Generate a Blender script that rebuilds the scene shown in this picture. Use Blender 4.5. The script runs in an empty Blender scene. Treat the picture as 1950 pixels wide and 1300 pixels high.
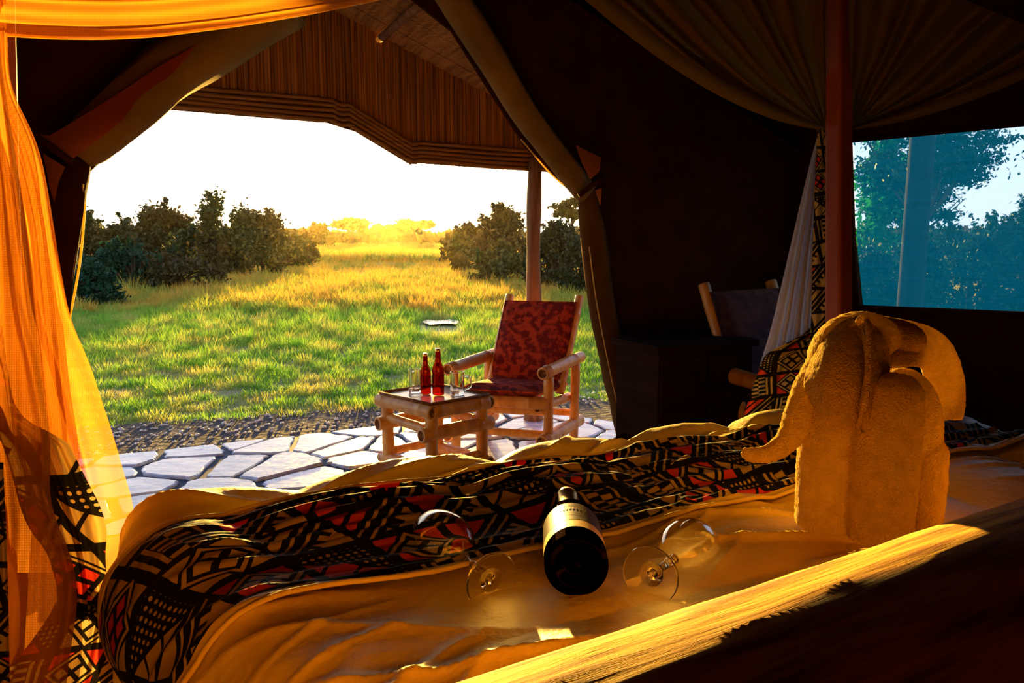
import bpy, bmesh, math, random
import numpy as np
from mathutils import Vector, Matrix
from mathutils.geometry import tessellate_polygon
random.seed(3); RNG = np.random.default_rng(5)
SC = bpy.context.scene
COL = SC.collection
# ------------------------------------------------------------------ camera
F = 1400.0; HC = 1.2
PITCH = math.atan(198 / F); cp, sp = math.cos(PITCH), math.sin(PITCH)
cam = bpy.data.objects.new('camera', bpy.data.cameras.new('camera')); COL.objects.link(cam)
cam.location = (0, 0, HC); cam.rotation_euler = (math.pi / 2 - PITCH, 0, 0)
cam.data.sensor_width = 36; cam.data.lens = F / 1950 * 36
cam.data.clip_start = .05; cam.data.clip_end = 1000
SC.camera = cam
# ------------------------------------------------------------------ view, sky and sun
SC.view_settings.view_transform = 'Standard'
try: SC.view_settings.look = 'None'
except Exception: pass
SC.view_settings.gamma = 1; SC.view_settings.use_curve_mapping = False
SC.view_settings.exposure = 0.0
SUN_AZ = math.radians(-9.7); SUN_EL = math.radians(3.2)
SUN_DIR = Vector((math.sin(SUN_AZ) * math.cos(SUN_EL), math.cos(SUN_AZ) * math.cos(SUN_EL), math.sin(SUN_EL)))
sd = bpy.data.lights.new('sun', 'SUN'); sd.energy = 26; sd.color = (1, .59, .11); sd.angle = math.radians(1.2)
sun = bpy.data.objects.new('sun', sd); COL.objects.link(sun)
sun.rotation_euler = SUN_DIR.to_track_quat('Z', 'Y').to_euler()
HAZE = 0.00016
world = bpy.data.worlds.new('world'); SC.world = world; world.use_nodes = True
def build_world():
    nt = world.node_tree; nt.nodes.clear(); L = nt.links
    tc = nt.nodes.new('ShaderNodeTexCoord')
    sep = nt.nodes.new('ShaderNodeSeparateXYZ'); L.new(tc.outputs['Generated'], sep.inputs[0])
    r = nt.nodes.new('ShaderNodeValToRGB'); L.new(sep.outputs['Z'], r.inputs[0])
    e = r.color_ramp.elements
    e[0].position = 0; e[0].color = (1, .93, .8, 1)
    e[1].position = 1; e[1].color = (.10, .19, .42, 1)
    for p, c in ((.04, (1, .95, .86, 1)), (.16, (.95, .95, .95, 1)), (.3, (.62, .75, .95, 1)), (.55, (.25, .40, .72, 1))):
        x = e.new(p); x.color = c
    dn = nt.nodes.new('ShaderNodeVectorMath'); dn.operation = 'DOT_PRODUCT'
    L.new(tc.outputs['Generated'], dn.inputs[0]); dn.inputs[1].default_value = SUN_DIR
    cl = nt.nodes.new('ShaderNodeMath'); cl.operation = 'MAXIMUM'; L.new(dn.outputs['Value'], cl.inputs[0]); cl.inputs[1].default_value = 0
    pw = nt.nodes.new('ShaderNodeMath'); pw.operation = 'POWER'; L.new(cl.outputs[0], pw.inputs[0]); pw.inputs[1].default_value = 30
    sc = nt.nodes.new('ShaderNodeMix'); sc.data_type = 'RGBA'; sc.blend_type = 'ADD'
    sc.inputs[0].default_value = 1
    mx = nt.nodes.new('ShaderNodeMix'); mx.data_type = 'RGBA'; mx.blend_type = 'MIX'
    L.new(pw.outputs[0], mx.inputs[0]); mx.inputs[6].default_value = (0, 0, 0, 1); mx.inputs[7].default_value = (1.3, .8, .3, 1)
    L.new(r.outputs[0], sc.inputs[6]); L.new(mx.outputs[2], sc.inputs[7])
    bg = nt.nodes.new('ShaderNodeBackground'); L.new(sc.outputs[2], bg.inputs[0]); bg.inputs[1].default_value = 1.75
    out = nt.nodes.new('ShaderNodeOutputWorld'); L.new(bg.outputs[0], out.inputs[0])
build_world()
# ------------------------------------------------------------------ coordinates: tent axes U (along the front), N (outwards)
TA = math.radians(26)
UX, UY = math.cos(TA), math.sin(TA)
def T(u, n, z=0.0): return Vector((u * UX - n * UY, u * UY + n * UX, z))
def toun(P): return P[0] * UX + P[1] * UY, -P[0] * UY + P[1] * UX
def ray(px, py):
    v = (650 - py) / F
    return Vector(((px - 975) / F, cp + v * sp, -sp + v * cp))
CAMP = Vector((0, 0, HC))
def PD(px, py, d): return CAMP + ray(px, py) * d
def PZ(px, py, z): r = ray(px, py); return CAMP + r * ((z - HC) / r.z)
def PN(px, py, n): r = ray(px, py); return CAMP + r * (n / (-r.x * UY + r.y * UX))
# ------------------------------------------------------------------ numpy noise
def _hash(ix, iy, seed):
    h = (ix.astype(np.int64) * 374761393 + iy.astype(np.int64) * 668265263 + seed * 974634777) & 0xffffffff
    h = ((h ^ (h >> 13)) * 1274126177) & 0xffffffff
    return ((h ^ (h >> 16)) & 0xffff) / 65535.0 * 2 * math.pi
def perlin(x, y, seed=0):
    x = np.asarray(x, float); y = np.asarray(y, float)
    x, y = np.broadcast_arrays(x, y)
    ix = np.floor(x); iy = np.floor(y); fx = x - ix; fy = y - iy
    def g(dx, dy):
        a = _hash(ix + dx, iy + dy, seed); return np.cos(a) * (fx - dx) + np.sin(a) * (fy - dy)
    sx = fx * fx * fx * (fx * (fx * 6 - 15) + 10); sy = fy * fy * fy * (fy * (fy * 6 - 15) + 10)
    a = g(0, 0) * (1 - sx) + g(1, 0) * sx; b = g(0, 1) * (1 - sx) + g(1, 1) * sx
    return a * (1 - sy) + b * sy
def fbm(x, y, seed=0, o=3):
    return sum(perlin(x * 2 ** i, y * 2 ** i, seed + i) * .5 ** i for i in range(o))
# ------------------------------------------------------------------ shader helpers
class X:
    """tiny expression wrapper round math nodes"""
    def __init__(s, nt, v): s.nt = nt; s.v = v
    def _m(s, op, *a):
        n = s.nt.nodes.new('ShaderNodeMath'); n.operation = op
        for i, q in enumerate((s,) + a):
            if isinstance(q, X): q = q.v
            if isinstance(q, (int, float)): n.inputs[i].default_value = q
            else: s.nt.links.new(q, n.inputs[i])
        return X(s.nt, n.outputs[0])
    def __add__(s, o): return s._m('ADD', o)
    __radd__ = __add__
    def __sub__(s, o): return s._m('SUBTRACT', o)
    def __mul__(s, o): return s._m('MULTIPLY', o)
    __rmul__ = __mul__
    def __gt__(s, o): return s._m('GREATER_THAN', o)
    def __lt__(s, o): return s._m('LESS_THAN', o)
    def floor(s): return s._m('FLOOR')
    def fract(s): return s._m('FRACT')
    def abs(s): return s._m('ABSOLUTE')
    def sin(s): return s._m('SINE')
    def max(s, o): return s._m('MAXIMUM', o)
    def min(s, o): return s._m('MINIMUM', o)
def new_mat(name):
    m = bpy.data.materials.new(name); m.use_nodes = True; m.node_tree.nodes.clear()
    return m, m.node_tree
def node(nt, typ, ins=None, **kw):
    n = nt.nodes.new(typ)
    for k, v in kw.items(): setattr(n, k, v)
    for k, v in (ins or {}).items():
        if isinstance(v, X): v = v.v
        if isinstance(v, bpy.types.NodeSocket): nt.links.new(v, n.inputs[k])
        else: n.inputs[k].default_value = v
    return n
def c4(c): return (c[0], c[1], c[2], 1)
def mixc(nt, f, a, b, blend='MIX'):
    n = nt.nodes.new('ShaderNodeMix'); n.data_type = 'RGBA'; n.blend_type = blend
    for i, v in ((0, f), (6, a), (7, b)):
        if isinstance(v, X): v = v.v
        if isinstance(v, bpy.types.NodeSocket): nt.links.new(v, n.inputs[i])
        else: n.inputs[i].default_value = v if i == 0 else c4(v)
    return n.outputs[2]
def finish(nt, sh): nt.links.new(sh, node(nt, 'ShaderNodeOutputMaterial').inputs[0])
def noise_mat(name, ca, cb, scale=(6, 6, 6), rough=.8, coord='Object', detail=4, bump=0, bscale=None, translucent=0, tcol=None, contrast=(.35, .65), spec=.3, coat=0, metal=0):
    m, nt = new_mat(name)
    tc = node(nt, 'ShaderNodeTexCoord')
    mp = node(nt, 'ShaderNodeMapping', {0: tc.outputs[coord], 3: scale})
    nz = node(nt, 'ShaderNodeTexNoise', {0: mp.outputs[0], 'Scale': 1, 'Detail': detail})
    mr = node(nt, 'ShaderNodeMapRange', {0: nz.outputs[0], 1: contrast[0], 2: contrast[1]})
    col = mixc(nt, mr.outputs[0], ca, cb)
    b = node(nt, 'ShaderNodeBsdfPrincipled', {'Base Color': col, 'Roughness': rough, 'Specular IOR Level': spec, 'Coat Weight': coat, 'Metallic': metal})
    if bump:
        mp2 = node(nt, 'ShaderNodeMapping', {0: tc.outputs[coord], 3: bscale or scale})
        n2 = node(nt, 'ShaderNodeTexNoise', {0: mp2.outputs[0], 'Scale': 1, 'Detail': 3})
        bp = node(nt, 'ShaderNodeBump', {'Height': n2.outputs[0], 'Strength': min(bump, 1), 'Distance': .004 if bump <= 1 else .004 * bump})
        nt.links.new(bp.outputs[0], b.inputs['Normal'])
    sh = b.outputs[0]
    if translucent:
        t = node(nt, 'ShaderNodeBsdfTranslucent', {0: c4(tcol) if tcol else col})
        sh = node(nt, 'ShaderNodeMixShader', {0: translucent, 1: sh, 2: t.outputs[0]}).outputs[0]
    finish(nt, sh); return m
def sheer_mat(name, col, tcol, hole=.35, weave=900, edge=0.0, uvw=False):
    """fine netting: tiny open cells between threads that scatter and pass light"""
    m, nt = new_mat(name)
    uv = node(nt, 'ShaderNodeUVMap')
    s = node(nt, 'ShaderNodeSeparateXYZ', {0: uv.outputs[0]})
    u, v = X(nt, s.outputs[0]), X(nt, s.outputs[1])
    a = ((u * weave).sin().abs() > .45) * ((v * weave).sin().abs() > .45)   # 1 in a hole
    nz = node(nt, 'ShaderNodeTexNoise', {0: uv.outputs[0], 'Scale': 9, 'Detail': 3})
    dens = X(nt, nz.outputs[0])
    d = node(nt, 'ShaderNodeBsdfDiffuse', {0: c4(col)}); t = node(nt, 'ShaderNodeBsdfTranslucent', {0: c4(tcol)})
    sh = node(nt, 'ShaderNodeMixShader', {0: .62, 1: d.outputs[0], 2: t.outputs[0]})
    tr = node(nt, 'ShaderNodeBsdfTransparent', {0: (1, .93, .8, 1)})
    f = (a * .5 + .5) * hole + (dens - .5) * .25
    f = f.max(0).min(1)
    mx = node(nt, 'ShaderNodeMixShader', {0: f, 1: sh.outputs[0], 2: tr.outputs[0]})
    finish(nt, mx.outputs[0]); return m
def print_mat(name, cell=.13, back=.35, base=(.62, .42, .17), red=(.78, .06, .025), sx=1.0):
    """bold geometric print: triangles, double stripes, crosses, combs and dots in skewed cells; UV in metres"""
    m, nt = new_mat(name)
    uv = node(nt, 'ShaderNodeUVMap')
    s = node(nt, 'ShaderNodeSeparateXYZ', {0: uv.outputs[0]})
    U_, V_ = X(nt, s.outputs[0]), X(nt, s.outputs[1])
    nz = node(nt, 'ShaderNodeTexNoise', {0: uv.outputs[0], 'Scale': 5, 'Detail': 1})
    wob = (X(nt, nz.outputs[0]) - .5) * .5
    p = (U_ * (sx / cell) + V_ * (.28 / cell)) + wob; q = V_ * (1.25 / cell) - U_ * (.12 / cell) + wob
    ci, cj = p.floor(), q.floor(); x = p.fract() * 2 - 1; y = q.fract() * 2 - 1
    cv = node(nt, 'ShaderNodeCombineXYZ', {0: ci, 1: cj, 2: .5})
    wn = node(nt, 'ShaderNodeTexWhiteNoise', {0: cv.outputs[0]}, noise_dimensions='3D')
    sw = node(nt, 'ShaderNodeSeparateColor', {0: wn.outputs['Color']})
    r1, r2, r3 = (X(nt, sw.outputs[i]) for i in range(3)); r4 = X(nt, wn.outputs['Value'])
    sgn = (r4 > .5) * 2 - 1; x = x * sgn
    d = x + y; e = x - y
    inside = (x.abs().max(y.abs()) < .86)
    # motif A : diagonal band with twin lines, triangle either side
    bandline = ((d.abs() - .22).abs() < .06) + 0.0
    tri_hi = (d > .52) * inside; tri_lo = (d < -.52) * inside
    notch = ((e * 9).sin() > .25) * (d < -.52) * (d > -.86)
    dots = (((x * 5).fract() - .5)._m('MULTIPLY', (x * 5).fract() - .5) + ((y * 5).fract() - .5)._m('MULTIPLY', (y * 5).fract() - .5)) < .07
    innr = ((d - 1.0).abs() < .09) * inside * (r3 > .5)
    fgA = (bandline + tri_hi * (innr * -1 + 1) + tri_lo * (notch * -1 + 1)).min(1)
    redA = tri_hi * (r2 > .45)
    # motif B : stripes and hooked key
    st = ((x * 3.5).fract() < .42) * (y.abs() < .8)
    key = ((y * 2.6 + (x > 0) * .5).fract() < .45) * (x.abs() < .42)
    fgB = (st * (x.abs() > .42) + key).min(1) * inside
    # motif C : cross inside a diamond
    dia = x.abs() + y.abs()
    ring = ((dia - .86).abs() < .07) + ((dia - .66).abs() < .0)
    cross = ((d.abs() < .13) + (e.abs() < .13)).min(1) * (dia < .62)
    corner = (dia > 1.06) * inside
    fgC = (ring + (cross * -1 + 1) * (dia < .62) * 1.0 + corner).min(1)
    redC = ((dia < .62) * (r2 > .6) + corner * (r2 < .35)).min(1)
    # motif D : dotted panel
    fgD = (dots * (d > -.1) + (d < -.3) * inside * ((e.abs() - .5).abs() > .07)).min(1) * inside
    tA = r1 < .42; tB = (r1 > .42) * (r1 < .6); tC = (r1 > .6) * (r1 < .82); tD = r1 > .82
    fg = (fgA * tA + fgB * tB + fgC * tC + fgD * tD).min(1)
    rd = (redA * tA + redC * tC + (d < -.3) * tD * (r2 > .7)).min(1) * fg
    c = mixc(nt, fg, (.010, .008, .006), base)
    c = mixc(nt, rd, c, red)
    b = node(nt, 'ShaderNodeBsdfPrincipled', {'Base Color': c, 'Roughness': .75, 'Specular IOR Level': .2})
    n2 = node(nt, 'ShaderNodeTexNoise', {0: uv.outputs[0], 'Scale': 260, 'Detail': 2})
    bp = node(nt, 'ShaderNodeBump', {'Height': n2.outputs[0], 'Strength': .3, 'Distance': .001}); nt.links.new(bp.outputs[0], b.inputs['Normal'])
    t = node(nt, 'ShaderNodeBsdfTranslucent', {0: c})
    mx = node(nt, 'ShaderNodeMixShader', {0: back, 1: b.outputs[0], 2: t.outputs[0]})
    finish(nt, mx.outputs[0]); return m
def glass_mat(name, col, rough=0.0, ior=1.5):
    m, nt = new_mat(name)
    b = node(nt, 'ShaderNodeBsdfGlass', {0: c4(col), 'Roughness': rough, 'IOR': ior})
    finish(nt, b.outputs[0]); return m
# ------------------------------------------------------------------ object helpers
WM = {}; GLASS = {'dark wine glass', 'clear glass', 'amber glass'}
def tag(o, label=None, cat=None, group=None, kind=None):
    if label: o['label'] = label
    if cat: o['category'] = cat
    if group: o['group'] = group
    if kind: o['kind'] = kind
    return o
def empty(name, loc, label=None, cat=None, group=None, kind=None):
    o = bpy.data.objects.new(name, None); COL.objects.link(o); o.location = loc; o.empty_display_size = .1
    WM[o.name] = Matrix.Translation(Vector(loc)); return tag(o, label, cat, group, kind)
def mesh(name, verts, faces, mats, parent=None, smooth=True, uv=None, idx=None, label=None, cat=None, group=None, kind=None, origin=None):
    V = np.array([tuple(v) for v in verts], dtype=float) if not isinstance(verts, np.ndarray) else verts.astype(float)
    org = np.zeros(3)
    if parent is not None: org = np.array(WM[parent.name].translation)
    elif origin is not None: org = np.array(origin)
    elif cat: org = np.array([V[:, 0].mean(), V[:, 1].mean(), V[:, 2].min()])
    V = V - org
    me = bpy.data.meshes.new(name)
    if isinstance(faces, np.ndarray):
        nf, k = faces.shape
        me.vertices.add(len(V)); me.vertices.foreach_set('co', V.ravel())
        me.loops.add(nf * k); me.loops.foreach_set('vertex_index', faces.ravel().astype(np.int32))
        me.polygons.add(nf); me.polygons.foreach_set('loop_start', np.arange(0, nf * k, k, dtype=np.int32))
        me.polygons.foreach_set('loop_total', np.full(nf, k, dtype=np.int32))
        me.update(calc_edges=True)
    else: me.from_pydata(V.tolist(), [], faces); me.update()
    if not isinstance(mats, (list, tuple)): mats = [mats]
    for m in mats: me.materials.append(m)
    if idx is not None: me.polygons.foreach_set('material_index', np.array(idx, dtype=np.int32))
    if any(m.name in GLASS for m in mats):
        bm = bmesh.new(); bm.from_mesh(me); bmesh.ops.remove_doubles(bm, verts=bm.verts, dist=1e-5); bmesh.ops.recalc_face_normals(bm, faces=bm.faces); bm.to_mesh(me); bm.free()
    if smooth: me.polygons.foreach_set('use_smooth', np.ones(len(me.polygons), dtype=bool))
    if uv is not None:
        li = np.zeros(len(me.loops), dtype=np.int32); me.loops.foreach_get('vertex_index', li)
        lay = me.uv_layers.new(name='UVMap'); lay.data.foreach_set('uv', np.asarray(uv, float)[li].ravel())
    o = bpy.data.objects.new(name, me); COL.objects.link(o)
    if parent is None: o.location = org; WM[o.name] = Matrix.Translation(Vector(org))
    else: o.parent = parent; WM[o.name] = WM[parent.name].copy()
    return tag(o, label, cat, group, kind)
def solid(o, t, off=0):
    m = o.modifiers.new('solid', 'SOLIDIFY'); m.thickness = t; m.offset = off; return o
def bevel(o, w, seg=2):
    m = o.modifiers.new('bevel', 'BEVEL'); m.width = w; m.segments = seg; m.limit_method = 'ANGLE'; return o
def grid_faces(a, b):
    i, j = np.meshgrid(np.arange(a - 1), np.arange(b - 1), indexing='ij'); k = (i * b + j).ravel()
    return np.stack([k, k + b, k + b + 1, k + 1], 1)
def gridobj(name, P, mats, uv=None, **kw):
    a, b = P.shape[:2]
    return mesh(name, P.reshape(-1, 3), grid_faces(a, b), mats, uv=None if uv is None else uv.reshape(-1, 2), **kw)
def box(name, c, size, mat, parent=None, rot=0.0, bev=.004, **kw):
    """c world centre, size along own axes, rot about z"""
    V = []; cs, sn = math.cos(rot), math.sin(rot)
    for x in (-.5, .5):
        for y in (-.5, .5):
            for z in (-.5, .5):
                a, b = x * size[0], y * size[1]
                V.append((c[0] + a * cs - b * sn, c[1] + a * sn + b * cs, c[2] + z * size[2]))
    Fc = [(0, 1, 3, 2), (4, 6, 7, 5), (0, 4, 5, 1), (2, 3, 7, 6), (0, 2, 6, 4), (1, 5, 7, 3)]
    o = mesh(name, V, Fc, mat, parent, smooth=False, **kw)
    if bev: bevel(o, bev)
    return o
def frame_of(d):
    d = Vector(d).normalized(); a = d.orthogonal().normalized(); return a, d.cross(a), d
def lathe(profile, p0, axis, seg=32, sharp=False):
    """profile list of (s along axis, r[, mat index]); returns V, F, idx"""
    a, b, d = frame_of(axis); V = []; Fc = []; ix = []
    if sharp:                                   # support rings so that corners keep flat shading beside them
        out = [profile[0]]
        for q, p in zip(profile, profile[1:]):
            L = math.hypot(p[0] - q[0], p[1] - q[1])
            if L > .0025:
                e = min(.0008, L * .3) / L
                for t in (e, 1 - e): out.append((q[0] + (p[0] - q[0]) * t, q[1] + (p[1] - q[1]) * t))
            out.append(p)
        profile = out
    for q in profile:
        for k in range(seg):
            t = 2 * math.pi * k / seg
            V.append(tuple(Vector(p0) + d * q[0] + (a * math.cos(t) + b * math.sin(t)) * max(q[1], 1e-5)))
    for i in range(len(profile) - 1):
        for k in range(seg):
            k2 = (k + 1) % seg
            Fc.append((i * seg + k, i * seg + k2, (i + 1) * seg + k2, (i + 1) * seg + k))
            ix.append(profile[i][2] if len(profile[i]) > 2 else 0)
    return V, Fc, ix
def tube(path, radii, seg=12, cap=True):
    V = []; Fc = []; n = len(path); path = [Vector(p) for p in path]; prev = None
    for i in range(n):
        d = (path[min(i + 1, n - 1)] - path[max(i - 1, 0)]).normalized()
        a = d.orthogonal().normalized() if prev is None else (prev - d * prev.dot(d)).normalized()
        prev = a; b = d.cross(a)
        r = radii[i] if hasattr(radii, '__len__') else radii
        for k in range(seg):
            t = 2 * math.pi * k / seg; V.append(tuple(path[i] + (a * math.cos(t) + b * math.sin(t)) * r))
    for i in range(n - 1):
        for k in range(seg):
            k2 = (k + 1) % seg; Fc.append((i * seg + k, i * seg + k2, (i + 1) * seg + k2, (i + 1) * seg + k))
    if cap: Fc.append(tuple(range(seg))[::-1]); Fc.append(tuple((n - 1) * seg + k for k in range(seg)))
    return V, Fc
def catmull(pts, m=8):
    P = [Vector(p) for p in pts]; P = [P[0] * 2 - P[1]] + P + [P[-1] * 2 - P[-2]]; out = []
    for i in range(1, len(P) - 2):
        for k in range(m):
            t = k / m; a, b, c, d = P[i - 1:i + 3]
            out.append(.5 * ((2 * b) + (c - a) * t + (2 * a - 5 * b + 4 * c - d) * t * t + (3 * b - a - 3 * c + d) * t ** 3))
    out.append(P[-2]); return out
def interp_rows(rows, y):
    r = np.array(rows, float); return [np.interp(y, r[:, 0], r[:, k]) for k in range(1, r.shape[1])]
# ------------------------------------------------------------------ materials
M = {}
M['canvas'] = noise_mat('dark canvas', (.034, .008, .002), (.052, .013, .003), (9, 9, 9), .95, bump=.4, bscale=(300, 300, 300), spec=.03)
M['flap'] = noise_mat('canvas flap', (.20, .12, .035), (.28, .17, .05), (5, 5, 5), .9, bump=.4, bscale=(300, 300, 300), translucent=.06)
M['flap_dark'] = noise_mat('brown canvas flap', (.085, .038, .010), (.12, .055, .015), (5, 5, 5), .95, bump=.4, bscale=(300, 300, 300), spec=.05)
M['flap_thin'] = noise_mat('thin canvas', (.30, .06, .015), (.38, .08, .02), (5, 5, 5), .9, translucent=.55, tcol=(1, .22, .03))
M['piping'] = noise_mat('edge piping', (.8, .55, .2), (.9, .6, .25), (9, 9, 9), .7, translucent=.5, tcol=(1, .7, .2))
M['reed'] = noise_mat('reeds', (.16, .06, .010), (.50, .22, .035), (45, 45, 1.5), .8, contrast=(.3, .7), bump=.5, bscale=(150, 150, 4))
M['batten'] = noise_mat('reed bundles', (.14, .06, .012), (.42, .20, .04), (3, 3, 160), .8, contrast=(.3, .7))
M['pole'] = noise_mat('red-brown pole', (.22, .045, .018), (.32, .075, .03), (12, 12, 2), .6, bump=.4, bscale=(40, 40, 4))
M['trunk'] = noise_mat('bare trunk', (.16, .075, .03), (.30, .15, .06), (30, 30, 4), .85, bump=.8, bscale=(60, 60, 8))
M['log'] = noise_mat('peeled log', (.46, .19, .035), (.74, .38, .08), (22, 22, 9), .42, contrast=(.3, .7), bump=.5, bscale=(30, 30, 12), spec=.5)
M['log_end'] = noise_mat('cut log end', (.10, .03, .01), (.28, .12, .035), (60, 60, 60), .8)
M['panel'] = noise_mat('table board', (.42, .34, .24), (.60, .50, .36), (30, 30, 30), .16, spec=.6)
M['redcloth'] = noise_mat('red brocade cushion', (.17, .008, .004), (.50, .055, .012), (28, 28, 28), .85, contrast=(.44, .58), detail=2, bump=.3, bscale=(200, 200, 200), translucent=.1)
M['darkcloth'] = noise_mat('dark cushion', (.05, .012, .008), (.10, .03, .015), (17, 17, 17), .9, detail=1)
M['greycloth'] = noise_mat('grey green cushion', (.05, .035, .02), (.07, .05, .03), (17, 17, 17), .9)
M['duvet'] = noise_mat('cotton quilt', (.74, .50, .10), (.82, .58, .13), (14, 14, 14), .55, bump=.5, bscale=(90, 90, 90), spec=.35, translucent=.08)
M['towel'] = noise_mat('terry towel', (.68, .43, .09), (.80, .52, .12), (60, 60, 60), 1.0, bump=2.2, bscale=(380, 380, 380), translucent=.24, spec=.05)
M['sheer_l'] = sheer_mat('orange lit net', (.72, .36, .08), (.74, .28, .025), .40)  # orange of the low sun is put into the net colour
M['sheer_shade'] = sheer_mat('folded net with painted shade', (.5, .24, .05), (.5, .18, .02), .26)  # folded layers; the darker colour also stands in for their shade
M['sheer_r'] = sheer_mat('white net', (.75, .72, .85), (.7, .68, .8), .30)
M['canopy'] = sheer_mat('canopy cloth', (.20, .12, .03), (.20, .11, .03), .06, 500)
M['print'] = print_mat('geometric print', .105)
M['print_b'] = print_mat('geometric border print', .08, .3, base=(.55, .42, .16))
M['print_c'] = print_mat('large geometric border print', .15, .3, base=(.60, .40, .12))
M['floorwood'] = noise_mat('tent floor', (.05, .025, .012), (.09, .045, .02), (3, 20, 3), .6)
M['darkwood'] = noise_mat('dark wood', (.014, .004, .002), (.026, .008, .003), (3, 3, 25), .8, spec=.03)
M['soil'] = noise_mat('dark soil', (.035, .028, .03), (.10, .075, .065), (9, 9, 9), .95, bump=2, bscale=(25, 25, 25))
M['pebble'] = noise_mat('pale gravel', (.45, .42, .42), (.8, .78, .8), (20, 20, 20), .6)
M['bottle_w'] = glass_mat('dark wine glass', (.05, .02, .006), .02)
M['glass'] = glass_mat('clear glass', (1, .97, .92), 0, 1.58)
M['amber'] = glass_mat('amber glass', (.82, .25, .04))
M['foil'] = noise_mat('gold foil', (.75, .45, .10), (.9, .6, .2), (60, 60, 60), .3, metal=1)
M['paper'] = noise_mat('gold paper label', (.70, .44, .12), (.78, .5, .15), (60, 60, 60), .5)
M['paperdark'] = noise_mat('dark paper label', (.06, .035, .015), (.09, .05, .02), (60, 60, 60), .4)
def water_mat():
    m, nt = new_mat('puddle water'); b = node(nt, 'ShaderNodeBsdfPrincipled', {'Base Color': (.25, .3, .4, 1), 'Roughness': .03, 'Specular IOR Level': 1.0}); finish(nt, b.outputs[0]); return m
M['water'] = water_mat()
def stone_mat():
    m, nt = new_mat('flagstone'); tc = node(nt, 'ShaderNodeTexCoord'); oi = node(nt, 'ShaderNodeObjectInfo')
    mp = node(nt, 'ShaderNodeMapping', {0: tc.outputs['Object'], 3: (4, 9, 4)})
    nz = node(nt, 'ShaderNodeTexNoise', {0: mp.outputs[0], 'Scale': 1, 'Detail': 6, 'Roughness': .65})
    n2 = node(nt, 'ShaderNodeTexNoise', {0: tc.outputs['Object'], 'Scale': 30, 'Detail': 4})
    c = mixc(nt, node(nt, 'ShaderNodeMapRange', {0: nz.outputs[0], 1: .38, 2: .66}).outputs[0], (.26, .36, .62), (.78, .85, .97))  # blue-white of the reflected sky is mixed into the stone colour
    c = mixc(nt, X(nt, oi.outputs['Random']) * .45, c, (.50, .58, .78))
    ro = node(nt, 'ShaderNodeMapRange', {0: n2.outputs[0], 1: .3, 2: .7, 3: .12, 4: .34})
    b = node(nt, 'ShaderNodeBsdfPrincipled', {'Base Color': c, 'Roughness': ro.outputs[0], 'Specular IOR Level': .7})
    bp = node(nt, 'ShaderNodeBump', {'Height': nz.outputs[0], 'Strength': .35, 'Distance': .01}); nt.links.new(bp.outputs[0], b.inputs['Normal'])
    finish(nt, b.outputs[0]); return m
M['stone'] = stone_mat()
M['mortar'] = noise_mat('dark blue mortar', (.02, .03, .06), (.05, .06, .10), (30, 30, 30), .7)
def foliage_mat(name, ca, cb, dry=None, tr=.5, big=.35, ramp=(.42, .6)):
    m, nt = new_mat(name); g = node(nt, 'ShaderNodeNewGeometry')
    n1 = node(nt, 'ShaderNodeTexNoise', {0: g.outputs['Position'], 'Scale': 6, 'Detail': 2})
    c = mixc(nt, node(nt, 'ShaderNodeMapRange', {0: n1.outputs[0], 1: .35, 2: .65}).outputs[0], ca, cb)
    if dry:
        n2 = node(nt, 'ShaderNodeTexNoise', {0: g.outputs['Position'], 'Scale': big, 'Detail': 3})
        c = mixc(nt, node(nt, 'ShaderNodeMapRange', {0: n2.outputs[0], 1: ramp[0], 2: ramp[1]}).outputs[0], c, dry)
    d = node(nt, 'ShaderNodeBsdfPrincipled', {'Base Color': c, 'Roughness': .6, 'Specular IOR Level': .25})
    t = node(nt, 'ShaderNodeBsdfTranslucent', {0: c})
    finish(nt, node(nt, 'ShaderNodeMixShader', {0: tr, 1: d.outputs[0], 2: t.outputs[0]}).outputs[0]); return m
M['grass'] = foliage_mat('lawn grass', (.10, .30, .02), (.38, .60, .06), (.62, .52, .12), .55, 2.2, (.46, .68))
M['grass_far'] = foliage_mat('meadow grass', (.12, .24, .025), (.46, .46, .06), (.68, .38, .05), .5, .8, (.40, .60))
M['tussock'] = foliage_mat('tussock grass', (.07, .13, .015), (.22, .30, .03), (.38, .30, .04), .45, .4, (.45, .65))
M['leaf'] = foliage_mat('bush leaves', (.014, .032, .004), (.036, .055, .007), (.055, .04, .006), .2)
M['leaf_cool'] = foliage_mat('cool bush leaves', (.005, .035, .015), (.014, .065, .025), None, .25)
M['leaf_gold'] = foliage_mat('backlit acacia leaves', (.28, .13, .01), (.42, .20, .015), None, .6)  # gold of the sun behind the crowns is painted into the leaves
M['bark'] = noise_mat('bark', (.05, .03, .015), (.10, .06, .03), (20, 20, 4), .9)
M['darkbark'] = noise_mat('dark bark', (.012, .008, .005), (.03, .018, .01), (20, 20, 4), .95, spec=.05)
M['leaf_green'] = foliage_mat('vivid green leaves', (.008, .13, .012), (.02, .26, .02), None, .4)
M['ground'] = foliage_mat('meadow ground', (.06, .12, .015), (.16, .19, .03), (.26, .20, .04), 0, .4)
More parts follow.
